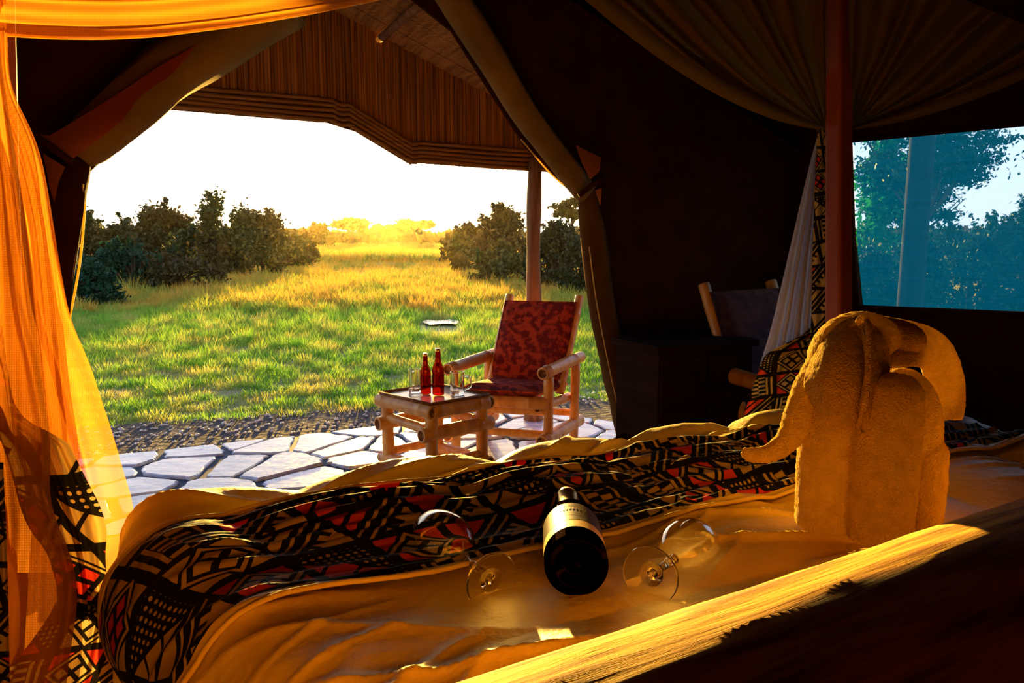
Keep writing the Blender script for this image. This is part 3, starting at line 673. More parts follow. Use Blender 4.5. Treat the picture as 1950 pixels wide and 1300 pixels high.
# loose ground flap heaped at the right foot of the opening
pts = [(1230, 800), (1195, 822), (1150, 842), (1110, 858), (1068, 875), (1020, 905)]
top = [PN(x, y, 2.75 - .12 * i) for i, (x, y) in enumerate(pts)]
Pg = np.zeros((len(top), 8, 3))
for i, p in enumerate(top):
    for j in range(8):
        t = j / 7; q = Vector(p) + T(0, -.18 * t, 0); q.z = p.z * (1 - t) + .095 * t; Pg[i, j] = q
solid(gridobj('ground_flap', Pg, M['canvas'], label='dark canvas sill flap sloping down at the right foot of the doorway', cat='tent flap'), .015)
# ------------------------------------------------------------------ veranda roof, reed valance, post
ver = empty('veranda_roof', T(1.1, 4.3, 2.4), 'reed-lined veranda roof with a low hanging reed valance over the paving', 'roof')
NV = 4.3
def roofz(u): return 2.41 - .403 * (u - 1.113) if u > .9 else 2.496 - .12 * (.9 - u)
edge = [(-120, 178), (150, 195), (345, 211), (500, 224), (636, 235), (640, 240), (652, 243), (665, 241), (672, 247), (775, 309), (783, 314), (795, 312), (800, 311), (930, 321), (1050, 328), (1250, 342), (1500, 356)]
edz = [unz(*q, NV) for q in edge]
def bot(u): return float(np.interp(u, [e[0] for e in edz], [e[1] for e in edz]))
def valance():
    V, Fc = [], []; u = -1.6; r = random.Random(5)
    while u < 2.95:
        w = r.uniform(.014, .024); z0 = bot(u + w / 2) + r.uniform(-.002, .006); z1 = roofz(u) + .01; n0 = NV + r.uniform(-.006, .006); o = len(V)
        for z in (z0, z1):
            for a, b in ((0, 0), (w * .28, -w * .35), (w * .72, -w * .35), (w, 0)): V.append(tuple(T(u + a, n0 + b, z)))
        Fc += [(o, o + 1, o + 5, o + 4), (o + 1, o + 2, o + 6, o + 5), (o + 2, o + 3, o + 7, o + 6), (o, o + 3, o + 2, o + 1)]
        u += w * .96
    tag(mesh('reed_valance', V, Fc, M['reed'], ver, smooth=False), kind='stuff')
    Vb = [tuple(T(-1.6, NV + .03, 1.9)), ]
    us = np.linspace(-1.6, 2.95, 60)
    Pb = np.array([[T(a, NV + .02, bot(a) + .003), T(a, NV + .02, roofz(a))] for a in us]); solid(gridobj('backing', Pb, M['canvas'], parent=ver), .008)
    for k in range(5):
        pts = []
        for a in np.linspace(-1.55, 2.9, 320): pts.append(T(a, NV - .022, bot(a) + .014 + k * .026 + .003 * math.sin(a * 5 + k)))
        Vt, Ft = tube(pts, .0125, 6); mesh('reed_batten', Vt, Ft, M['batten'], ver)
valance()
def underside():
    def strip(n0, n1, us, nm):
        for k in range(len(us) - 1):
            pass
    # reed mat: long thin canes following the slope, laid side by side from tent to eave
    for (ua, ub) in ((.9, 3.1), (-1.8, .9)):
        V, Fc = [], []; n = NF + .0; r = random.Random(9)
        while n < 4.75:
            w = r.uniform(.02, .034); dz = r.uniform(-.004, .004)
            if n > 4.28 and False: break
            o = len(V); za, zb = roofz(ua + 1e-3) + dz, roofz(ub - 1e-3) + dz
            for uu, zz in ((ua, za), (ub, zb)):
                for a, b in ((0, .0), (w * .3, -.008), (w * .7, -.008), (w, 0)): V.append(tuple(T(uu, n + a, zz + b)))
            Fc += [(o, o + 4, o + 5, o + 1), (o + 1, o + 5, o + 6, o + 2), (o + 2, o + 6, o + 7, o + 3), (o, o + 3, o + 7, o + 4)]
            n += w * .97
        tag(mesh('reed_mat', V, Fc, M['batten'], ver, smooth=False), kind='stuff')
        solid(mesh('roof_cover', [tuple(T(ua, NF - .1, roofz(ua + 1e-3) + .03)), tuple(T(ub, NF - .1, roofz(ub - 1e-3) + .03)), tuple(T(ub, 4.8, roofz(ub - 1e-3) + .03)), tuple(T(ua, 4.8, roofz(ua + 1e-3) + .03))], [(0, 1, 2, 3)], M['canvas'], ver, smooth=False), .02)
    for uu in (1.25, 2.05, .35):
        Vt, Ft = tube([T(uu, NF, roofz(uu) - .03), T(uu, 4.7, roofz(uu) - .03)], .022, 8); mesh('rafter', Vt, Ft, M['trunk'], ver)
underside()
vp = PZ(1016, 797, 0)
pts = []; rr = []
for i in range(16):
    t = i / 15; z = -.02 + 1.72 * t
    pts.append((vp.x + .006 * math.sin(t * 7), vp.y, z)); rr.append(.050 - .006 * t + .004 * math.sin(t * 17) + (.02 if i == 0 else 0))
V, Fc = tube(pts, rr, 16)
mesh('veranda_post', V, Fc, M['trunk'], label='knobbly brown tree-trunk post holding up the veranda behind the chair', cat='post')
# ------------------------------------------------------------------ log furniture
def log(name, a, b, r, parent, taper=1.0, ends=True, seg=18):
    a, b = Vector(a), Vector(b); L = (b - a).length; ph = random.uniform(0, 9); prof = []
    if ends: prof += [(.012, .0, 1), (.012, r * .62, 1), (0, r * .72, 0), (0, r * .95, 0)]
    else: prof += [(0, .0, 0)]
    m = 10
    for i in range(m + 1):
        t = i / m; s = .004 + t * (L - .008)
        rr = r * (1 + (taper - 1) * t) * (1 + .035 * math.sin(t * 11 + ph))
        prof.append((s, rr, 0))
        if ends and i in (1, m - 2): prof += [(s + .004, rr * 1.09, 0), (s + .010, rr * 1.02, 0)]
    rr = r * taper
    if ends: prof += [(L, rr * .95, 0), (L, rr * .72, 1), (L - .012, rr * .62, 1), (L - .012, 0, 1)]
    else: prof += [(L, 0, 0)]
    prof = [prof[0]] + prof[1:]
    V, Fc, ix = lathe(prof, a, b - a, seg)
    return mesh(name, V, Fc, [M['log'], M['log_end']], parent, idx=ix)
def cushion(name, corners_bot, corners_top, mat, parent, n=14):
    """pillow-like slab between two quads (each 4 world corners, ordered)"""
    cb, ct = [np.array(tuple(c)) for c in corners_bot], [np.array(tuple(c)) for c in corners_top]
    s = np.linspace(0, 1, n); S, R = np.meshgrid(s, s, indexing='ij'); S = S[..., None]; R = R[..., None]
    def bil(c): return c[0] * (1 - S) * (1 - R) + c[1] * S * (1 - R) + c[2] * S * R + c[3] * (1 - S) * R
    B_, T_ = bil(cb), bil(ct); mid = (B_ + T_) / 2; e = (1 - (2 * S - 1) ** 8) * (1 - (2 * R - 1) ** 8); e = e ** .5
    top = mid + (T_ - mid) * (e * .85 + .15); bt = mid + (B_ - mid) * (e * .85 + .15)
    Vv = np.concatenate([top.reshape(-1, 3), bt.reshape(-1, 3)]); f = grid_faces(n, n); Fc = [tuple(q) for q in f] + [tuple(int(k) + n * n for k in q[::-1]) for q in f]
    bd = [i for i in range(n)] + [i * n + n - 1 for i in range(1, n)] + [(n - 1) * n + i for i in range(n - 2, -1, -1)] + [i * n for i in range(n - 2, 0, -1)]
    for i in range(len(bd)): a, b = bd[i], bd[(i + 1) % len(bd)]; Fc.append((a, a + n * n, b + n * n, b))
    o = mesh(name, Vv, [tuple(int(k) for k in q) for q in Fc], mat, parent); return o
def log_chair(O, r, b, z0, label, seatm, backm, backlabel, group=None, k=1.0):
    r = Vector((r[0], r[1], 0)).normalized(); b = Vector((b[0], b[1], 0)).normalized(); O = Vector((O[0], O[1], 0)); W = .535 * k
    Fp = lambda a, d, z: O + r * a * k + b * d * k + Vector((0, 0, z0 + z * k))
    W = .535
    root = empty('log_chair', Fp(W / 2, .25, 0), label, 'chair', group)
    for a in (0, W):
        log('armrest', Fp(a, -.05, .478), Fp(a, .50, .492), .034, root)
        log('leg', Fp(a, .03, .0), Fp(a, .03, .45), .027, root, ends=False)
        log('leg', Fp(a, .40, .0), Fp(a, .42, .465), .027, root, ends=False)
        log('side_rail', Fp(a, -.06, .105), Fp(a, .49, .105), .036, root)
        log('back_stile', Fp(a - .0 + (.055 if a == 0 else -.055), .32, .30), Fp(a + (.05 if a == 0 else -.05), .60, .845), .027, root)
        log('seat_rail', Fp(a + (.05 if a == 0 else -.05), .0, .275), Fp(a + (.05 if a == 0 else -.05), .45, .255), .026, root)
    log('front_rail', Fp(-.01, .02, .30), Fp(W + .01, .02, .30), .035, root)
    log('front_rail', Fp(.02, .07, .25), Fp(W - .02, .07, .25), .03, root)
    log('stretcher', Fp(.0, .06, .115), Fp(W, .06, .115), .022, root)
    log('stretcher', Fp(.0, .44, .16), Fp(W, .44, .16), .022, root)
    log('back_rail', Fp(.05, .56, .74), Fp(W - .05, .56, .74), .022, root)
    c0, c1 = .05, W - .05
    cushion('seat_cushion', [Fp(c0, -.01, .325), Fp(c1, -.01, .325), Fp(c1, .42, .30), Fp(c0, .42, .30)], [Fp(c0, -.01, .40), Fp(c1, -.01, .40), Fp(c1, .42, .37), Fp(c0, .42, .37)], seatm, root)
    q0, q1 = .045, W - .045
    o = cushion('back_cushion', [Fp(q0, .30, .37), Fp(q1, .30, .37), Fp(q1, .515, .83), Fp(q0, .515, .83)], [Fp(q0, .375, .34), Fp(q1, .375, .34), Fp(q1, .585, .80), Fp(q0, .585, .80)], backm, root)
    if backlabel: o['label'] = backlabel
    return root
random.seed(21)
log_chair((-.333, 4.04), (.97, -.24), (.454, .891), 0, 'log armchair with red patterned cushions on the paving beside the log table', M['redcloth'], M['redcloth'], None, 'log armchairs')
log_chair((1.10, 2.78), (.854, .52), (-.42, .907), .1, 'dark log armchair inside the tent behind the bed, by the net curtain', M['greycloth'], M['darkcloth'], None, 'log armchairs', 1.05)
def log_table():
    A = Vector((-.676, 3.64, 0)); Bc = Vector((-.382, 3.37, 0)); Cc = Vector((-.105, 3.60, 0)); D = A + Cc - Bc
    ctr = (A + Cc) / 2; root = empty('log_table', ctr, 'small square log table holding beer bottles and glass mugs on the paving', 'table')
    ins = lambda p, f: ctr + (p - ctr) * f
    A2, B2, C2, D2 = (ins(p, .84) for p in (A, Bc, Cc, D))
    Z = lambda p, z: Vector((p.x, p.y, z))
    for p in (A2, B2, C2, D2): log('leg', Z(p, 0), Z(p, .385), .030, root, ends=False)
    def ext(p, q, e): d = (q - p).normalized(); return p - d * e, q + d * e
    for p, q, e in ((A, Bc, .02), (Bc, Cc, -.0), (Cc, D, .02), (D, A, -.0)):
        a, b = ext(ins(p, .94), ins(q, .94), e); log('top_rail', Z(a, .385), Z(b, .385), .034, root)
    for p, q in ((A2, D2), (B2, C2)):
        a, b = ext(p, q, .06); log('middle_rail', Z(a, .272), Z(b, .272), .035, root)
    for p, q in ((A2, B2), (D2, C2)):
        a, b = ext(p, q, .02); log('brace', Z(a, .30), Z(b, .285), .024, root)
    for p, q in ((A2, B2), (D2, C2)):
        a, b = ext(p, q, .055); log('lower_rail', Z(a, .085), Z(b, .085), .033, root)
    for p, q in ((A2, D2), (B2, C2)): log('stretcher', Z(p, .12), Z(q, .12), .022, root)
    q = [ins(p, .97) for p in (A, Bc, Cc, D)]
    V = [tuple(Z(p, .405)) for p in q] + [tuple(Z(p, .42)) for p in q]
    bevel(mesh('table_top', V, [(3, 2, 1, 0), (4, 5, 6, 7), (0, 1, 5, 4), (1, 2, 6, 5), (2, 3, 7, 6), (3, 0, 4, 7)], M['panel'], root, smooth=False), .004)
    for i in range(4):
        p, r_ = q[i], q[(i + 1) % 4]; Vt, Ft = tube([Z(p, .424), Z(r_, .424)], .008, 8); mesh('edge_strip', Vt, Ft, M['log_end'], root)
log_table()
def beer(px, py, h, label):
    p = PZ(px, py, .42); root = empty('beer_bottle', (p.x, p.y, .42), label, 'bottle', 'beer bottles on the log table')
    k = h / .23; s = lambda L: [(a * k, b * k) for a, b in L]
    prof = s([(0, 0), (.001, .022), (.004, .0295), (.12, .0295), (.14, .027), (.165, .0165), (.19, .0135), (.215, .0125), (.225, .0135), (.225, .010), (.19, .0105), (.165, .0135), (.14, .0235), (.12, .0265), (.006, .0265), (.005, 0)])
    V, Fc, _ = lathe(prof, (p.x, p.y, .421), (0, 0, 1), 28, True); mesh('bottle_glass', V, Fc, M['amber'], root)
    prof = s([(.218, .0150), (.230, .0145), (.233, .012), (.233, 0)]); V, Fc, _ = lathe(prof, (p.x, p.y, .421), (0, 0, 1), 24); mesh('crown_cap', V, Fc, M['foil'], root)
    prof = s([(.075, .0300), (.115, .0300)]) if False else s([(.055, .0299), (.1, .0299)])
    V, Fc, _ = lathe(prof, (p.x, p.y, .421), (0, 0, 1), 28); mesh('paper_label', V, Fc, M['amber'], root)
beer(811, 750, .205, 'shorter amber beer bottle, left of the pair on the log table')
beer(835, 752, .232, 'taller amber beer bottle, right of the pair on the log table')
def mug(px, py, h, r, hd, label):
    p = PZ(px, py, .42); root = empty('glass_mug', (p.x, p.y, .42), label, 'mug', 'glass mugs on the log table')
    prof = [(0, 0), (0, r * .92), (.006, r), (h, r), (h, r * .9), (.022, r * .86), (.018, 0)]
    V, Fc, _ = lathe(prof, (p.x, p.y, .4215), (0, 0, 1), 40, True); mesh('mug_body', V, Fc, M['glass'], root)
    c = Vector((p.x, p.y, .4215)); d = Vector(hd).normalized()
    pts = catmull([c + d * r * .97 + Vector((0, 0, h * .82)), c + d * (r + .022) + Vector((0, 0, h * .82)), c + d * (r + .034) + Vector((0, 0, h * .6)), c + d * (r + .03) + Vector((0, 0, h * .35)), c + d * r * .97 + Vector((0, 0, h * .2))], 5)
    V, Fc = tube(pts, .005, 10); mesh('handle', V, Fc, M['glass'], root)
mug(790, 747, .118, .031, (-.3, .9, 0), 'clear glass mug left of the beer bottles')
mug(871, 751, .115, .036, (1, -.15, 0), 'clear glass mug right of the beer bottles, handle to the right')
# cabinet in the gloom
cb = T(2.28, 2.3, 0); 
cab = empty('low_cabinet', (cb.x, cb.y, .1), 'low dark wooden cabinet in the gloom behind the bed', 'cabinet')
cc = PD(1300, 760, 3.25); rot = TA
box('cabinet_body', (cc.x, cc.y, .42), (.5, .3, .64), M['darkwood'], cab, rot)
box('cabinet_top', (cc.x, cc.y, .75), (.54, .34, .03), M['darkwood'], cab, rot)
for s in (-.125, .125):
    d = box('cabinet_door', (cc.x + s * UX + .155 * UY, cc.y + s * UY - .155 * UX, .43), (.235, .015, .56), M['darkwood'], cab, rot)
# ------------------------------------------------------------------ bed
BU0, BU1, BN0, BN1, BZ0, BZ1 = .0, 1.74, .44, 1.29, .50, .775
UF, UE, RL, RR, NF_, NS_, RN = .12, 1.64, .12, .10, 1.225, .50, .065
def quilt_h(u, n):
    wv = .03 * perlin(u * 2.2, n * 2.2, 11)
    row = np.floor((n + wv - .655) / .268)
    un_ = u + .135 * (row % 2) + wv * 1.2
    du = np.abs(((un_ - .29) / .29 + .5) % 1 - .5) * .29
    dn = np.abs(((n + wv - .655) / .268 + .5) % 1 - .5) * .268
    calm = 1 - .85 * np.exp(-((u - .36) / .34) ** 2 - ((n - .83) / .15) ** 4)
    puff = (.024 + .016 * np.clip((n - 1.17) / .06, 0, 1)) * (1 - np.exp(-(du / .055) ** 1.3)) * (1 - np.exp(-(dn / .055) ** 1.3))
    # crisp folds fanning roughly along the bed
    f1 = n * 20 + u * 5 + 1.4 * perlin(u * 2.5, n * 3, 21)
    rid = np.clip(1 - np.abs(perlin(u * 1.3 + 9, f1 * .55, 23)) * 4.6, 0, 1) ** 2.2
    w1 = .0105 * rid * np.clip(.35 + 1.8 * perlin(u * 3, n * 3, 24), 0, 1)
    f2 = n * 30 - u * 11 + 2 * perlin(u * 4, n * 4, 25)
    w2 = .0078 * np.clip(1 - np.abs(perlin(u * 1.9, f2 * .5, 26)) * 4.5, 0, 1) ** 2 * np.clip(.2 + 2 * perlin(u * 3.2 + 5, n * 3, 28), 0, 1)
    return (puff + .006 * perlin(u * 4, n * 4, 27)) * calm - .010 * (1 - calm) + (w1 + w2) * (.35 + .65 * calm)
def bed_surf(a, b, h=None):
    """a, b arc coordinates (equal to u, n on the flat top); h height off the surface"""
    s = UF - a; g = np.clip(s / RL, 0, math.pi / 2); dn_ = np.clip(s - RL * math.pi / 2, 0, None)
    u = np.where(s > 0, UF - RL * np.sin(g), a); z = -RL * (1 - np.cos(g)) - dn_ * .9; u = u + .35 * dn_ ** 2 / .3
    s2 = a - UE; g2 = np.clip(s2 / RR, 0, math.pi / 2); d2 = np.clip(s2 - RR * math.pi / 2, 0, None)
    u = np.where(s2 > 0, UE + RR * np.sin(g2), u); z = z - np.where(s2 > 0, RR * (1 - np.cos(g2)) + d2, 0)
    t = b - NF_; k = np.clip(t / RN, 0, math.pi / 2); e = np.clip(t - RN * math.pi / 2, 0, None)
    n = np.where(t > 0, NF_ + RN * np.sin(k), b); z = z - np.where(t > 0, RN * (1 - np.cos(k)) + e, 0)
    R = .13; xu = np.clip((BU0 + R - u) / R, 0, 1); yn = np.clip((n - (NF_ + RN - R)) / R, 0, 1)   # rounded corner in plan
    u2 = BU0 + R - R * xu * np.sqrt(1 - yn ** 2 / 2); n2 = NF_ + RN - R + R * yn * np.sqrt(1 - xu ** 2 / 2)
    u = np.where(u < BU0 + R, u2, u); n = np.where(n > NF_ + RN - R, n2, n)
    q_ = np.clip((.55 - u) / .40, 0, 1); q_ = q_ * q_ * (3 - 2 * q_); u = u - .27 * (n - .84) * q_
    z = np.maximum(BZ1 + z, .50)
    P = np.stack([u, n, z], -1)
    if h is None: return P
    du = np.gradient(P, axis=0); db = np.gradient(P, axis=1); N_ = np.cross(du, db); L = np.linalg.norm(N_, axis=-1, keepdims=True); N_ = np.where(L > 1e-12, N_ / np.maximum(L, 1e-12), np.array([0, 0, 1.]))
    return P + N_ * h[..., None]
def UNZ(P): return np.stack([P[..., 0] * UX - P[..., 1] * UY, P[..., 0] * UY + P[..., 1] * UX, P[..., 2]], -1)
bed = empty('bed', T(.8, .85, .1), 'bed with a puffy golden quilted cover, its foot facing the tent opening', 'bed')
def mattress():
    st = .0042
    a = np.arange(UF - .60, UE + .42, st); b = np.arange(.42, NF_ + .38, st); A_, B_ = np.meshgrid(a, b, indexing='ij')
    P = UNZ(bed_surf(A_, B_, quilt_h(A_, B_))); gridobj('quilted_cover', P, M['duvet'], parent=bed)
mattress()
bc = T((BU0 + BU1) / 2, (BN0 + BN1) / 2, .42)
box('bed_frame', bc, (BU1 - BU0 - .06, BN1 - BN0 - .06, .18), M['darkwood'], bed, TA, .01)
for u in (BU0 + .1, BU1 - .1):
    for n in (BN0 + .1, BN1 - .1): box('leg', T(u, n, .22), (.08, .08, .24), M['darkwood'], bed, TA)
def headboard():
    n_, k = 260, 60; us = np.linspace(-.35, 2.0, n_); V = np.zeros((n_, k, 3)); UV = np.zeros((n_, k, 2))
    # section (offset towards the bed, height): soft slope facing the doorway, then rolled over towards the viewer
    sec = [(.055, .74), (.062, .80), (.060, .850), (.046, .888), (.018, .912), (-.02, .922), (-.06, .918), (-.095, .898), (-.118, .865), (-.125, .82), (-.125, .70), (-.122, .5), (-.12, .12)]
    cs = catmull([(o, z, 0) for o, z in sec], 6); L = np.linspace(0, len(cs) - 1, k)
    for i, u in enumerate(us):
        nc = .375 + (u - .16) * .0857
        for j in range(k):
            x = L[j]; f = int(min(x, len(cs) - 2)); c = cs[f].lerp(cs[f + 1], x - f)
            w = 1 if c.y > .8 else .2
            r = w * (.0022 * max(0, 1 - 3.2 * abs(float(perlin(u * 1.6, j * .42 + u * 2.2, 31)))) + .002 * float(perlin(u * 4, j * .3, 33)))
            V[i, j] = T(u, nc + c.x - .004, c.y + .016 - .016 * (u - .16) + r); UV[i, j] = (u, x * .012)
    gridobj('headboard', V, M['rail'], uv=UV, parent=bed, label='thick rounded golden headboard roll running across the foreground')
headboard()
def bed_post(pts, w, label):
    P = [PD(*q) for q in pts]; a, b = P[0], P[-1]; d = (b - a)
    V = []; 
    for p in (a + d * -.02, b):
        for (x, y) in ((-.5, -.5), (.5, -.5), (.5, .5), (-.5, .5)): V.append(tuple(p + (T(x * w, y * w, 0) if pts[0][0] > 900 else Vector((x * w, y * w, 0)))))
    o = mesh('bedpost', V, [(3, 2, 1, 0), (4, 5, 6, 7), (0, 1, 5, 4), (1, 2, 6, 5), (2, 3, 7, 6), (3, 0, 4, 7)], M['pole'], bed, smooth=False, label=label); bevel(o, .008, 3)
bed_post([(1596, 1000, 1.86), (1598, -60, 1.80)], .047, 'tall square red-brown bedpost at the right foot corner')
bed_post([(20, 1250, 1.36), (-14, -60, 1.26)], .05, 'bedpost at the left foot corner')
def runner():
    st = .003; R0, R1 = .835, 1.138
    a = np.arange(UF - .52, UE - .02, st); w = np.arange(R0, R1, st)
    A_, W_ = np.meshgrid(a, w, indexing='ij')
    drape = np.clip((UF - A_) / .3, 0, 1)
    Wn = W_ + .012 * perlin(A_ * 1.2, A_ * 0 + .5, 41) - .050 * np.clip((UF + .02 - A_) / .22, 0, 1) * (W_ - R0) / (R1 - R0) 
    base = quilt_h(A_, Wn)
    k = np.clip((A_ - UF + .05) / .22, 0, 1)
    sv = Wn * 36 + .9 * perlin(A_ * 1.1, Wn * 2, 42) + .25 * perlin(A_ * 5, Wn * 5, 43)
    rid = np.clip(1 - np.abs(perlin(A_ * .7, sv * .62, 44)) * 4.0, 0, 1) ** 1.6
    r2 = np.clip(1 - np.abs(perlin(A_ * 1.5 + 4, sv * 1.1, 47)) * 4.0, 0, 1) ** 1.6
    cm = 1 - .7 * np.exp(-((A_ - .45) / .3) ** 2 - ((Wn - .9) / .12) ** 2)
    h = base * (1 - .35 * k) + .006 + k * cm * (.011 * rid + .005 * r2) + .0016 * perlin(A_ * 30, Wn * 30, 45) * k + .002
    P = UNZ(bed_surf(A_, Wn, h))
    uv = np.stack([A_, W_], -1)
    root = gridobj('bed_runner', P, [M['print'], M['duvet']], uv=uv, label='black, beige and red geometric print runner laid across the bed foot', cat='bed runner')
    me = root.data; cols = len(w) - 1; mi = np.zeros(len(me.polygons), dtype=np.int32)
    j = np.arange(len(me.polygons)) % cols; mi[(j < 5) | (j > cols - 3)] = 1; me.polygons.foreach_set('material_index', mi)
    solid(root, .003, 1)
    for jj in (0, len(w) - 1):
        pts = [Vector(P[i, jj]) + Vector((0, 0, .003)) for i in range(0, len(a), 4)]; V, Fc = tube(pts, .0036, 8); mesh('hem', V, Fc, M['duvet'], root)
runner()
def bedz(u, n): return BZ1 + float(quilt_h(np.array(u), np.array(n)))
def bedz_max(u, n, r=.03): return max(bedz(u + a * r, n + b * r) for a in (-1, -.5, 0, .5, 1) for b in (-1, -.5, 0, .5, 1))
# ------------------------------------------------------------------ wine bottle and glasses lying on the bed
def wine_bottle():
    b = PD(1098, 1078, .875); u0, n0 = toun(b); tip = PD(1079, 952, 1.175)
    r = .0385; zb = .775 + .028 + r; b.z = max(b.z, bedz(u0, n0 + .03) + r - .004); tip.z = b.z - .020
    d = (tip - b).normalized(); L = .288
    root = empty('wine_bottle', (b.x, b.y, b.z - r), 'dark wine bottle lying on the bed, base towards the viewer', 'bottle')
    prof = [(.012, 0), (.010, .015), (0, .026), (0, .033), (.004, r), (.135, r), (.157, r * .94), (.176, r * .66), (.192, .0175), (.21, .0148), (L - .008, .0145), (L - .008, .016), (L, .016), (L, .011), (.21, .011), (.19, .014), (.165, r * .76), (.135, r - .003), (.016, r - .003), (.02, 0)]
    V, Fc, _ = lathe(prof, b, d, 48, True); mesh('bottle_glass', V, Fc, M['bottle_w'], root)
    V, Fc, _ = lathe([(L - .070, .0152), (L - .068, .0156), (L - .01, .0158), (L - .008, .0172), (L + .001, .0172), (L + .001, 0)], b, d, 32); mesh('foil_capsule', V, Fc, M['foil'], root)
    V, Fc, _ = lathe([(.030, r + .0006), (.056, r + .0006)], b, d, 48); mesh('gold_label_band', V, Fc, M['paper'], root, label='gold paper band round the bottle')
    V, Fc, _ = lathe([(.058, r + .0005), (.128, r + .0005)], b, d, 48); mesh('dark_label', V, Fc, M['paperdark'], root, label='dark label with faint gold print')
    # small gilt motif strokes on the dark label
    a, c, _ = frame_of(d); up = Vector((0, 0, 1)); up = (up - d * up.dot(d)).normalized(); sd_ = d.cross(up)
    VV, FF = [], []
    for i in range(9):
        t = (i - 4) * .11
        for s0, s1 in ((.098, .108),):
            pts = []
            for (tt, s) in ((t - .03, s0), (t + .03, s0), (t + .03, s1), (t - .03, s1)):
                pts.append(tuple(b + d * s + (up * math.cos(tt) + sd_ * math.sin(tt)) * (r + .0012)))
            o = len(VV); VV += pts; FF.append((o, o + 1, o + 2, o + 3))
    for s in (.080, .088, .118):
        for i in range(12):
            t0, t1 = -.5 + i / 12, -.5 + (i + .85) / 12
            pts = [tuple(b + d * q + (up * math.cos(tt) + sd_ * math.sin(tt)) * (r + .0012)) for tt, q in ((t0, s), (t1, s), (t1, s + .0015), (t0, s + .0015))]
            o = len(VV); VV += pts; FF.append((o, o + 1, o + 2, o + 3))
    mesh('label_print', VV, FF, M['foil'], root, smooth=False)
wine_bottle()
def wine_glass(fpx, fpy, fd, bpx, bpy_, bd, label):
    f, b = PD(fpx, fpy, fd), PD(bpx, bpy_, bd); d = (b - f).normalized()
    uf, nf = toun(f)
    root = empty('wine_glass', (f.x, f.y, f.z - .034), label, 'wine glass', 'wine glasses lying on the bed')
    dist = (b - f).length; Rb = .041; st = dist - .048
    foot = [(-.001, 0), (-.001, .012), (.0, .0345), (.0016, .0352), (.003, .034), (.006, .012), (.010, .006), (.02, .0042), (.03, .0038)]
    V, Fc, _ = lathe([(.0, 0), (-.0005, .0335), (.0012, .0352), (.0032, .0345), (.0075, .015), (.012, .0075), (.016, .0042), (.0165, 0)], f, d, 56, True); mesh('foot', V, Fc, M['glass'], root)
    V, Fc, _ = lathe([(.0155, 0), (.0155, .0040), (.03, .0036), (st * .5, .0042), (st * .6, .0062), (st * .7, .0040), (st - .004, .0045), (st, .0065), (st, 0)], f, d, 24); mesh('stem', V, Fc, M['glass'], root)
    out = []; inn = []
    for i in range(15):
        t = i / 14; s = st + .002 + t * .098; x = t * 1.0
        r = Rb * math.sin(min(math.pi * (.06 + .66 * t ** .8), math.pi)) ** .75
        out.append((s, max(r, .006))); inn.append((s + (.0012 if i else .003), max(r - .0019, .0)))
    inn[0] = (st + .006, .0); prof = [(st + .0, 0)] + out + [(out[-1][0] + .0006, out[-1][1] - .0005)] + inn[::-1]
    V, Fc, _ = lathe(prof, f, d, 56); mesh('bowl', V, Fc, M['glass'], root)
wine_glass(938, 1106, .90, 852, 1036, 1.015, 'wine glass lying left of the dark bottle')
wine_glass(1238, 1095, .885, 1305, 1048, 1.0, 'wine glass lying right of the dark bottle')
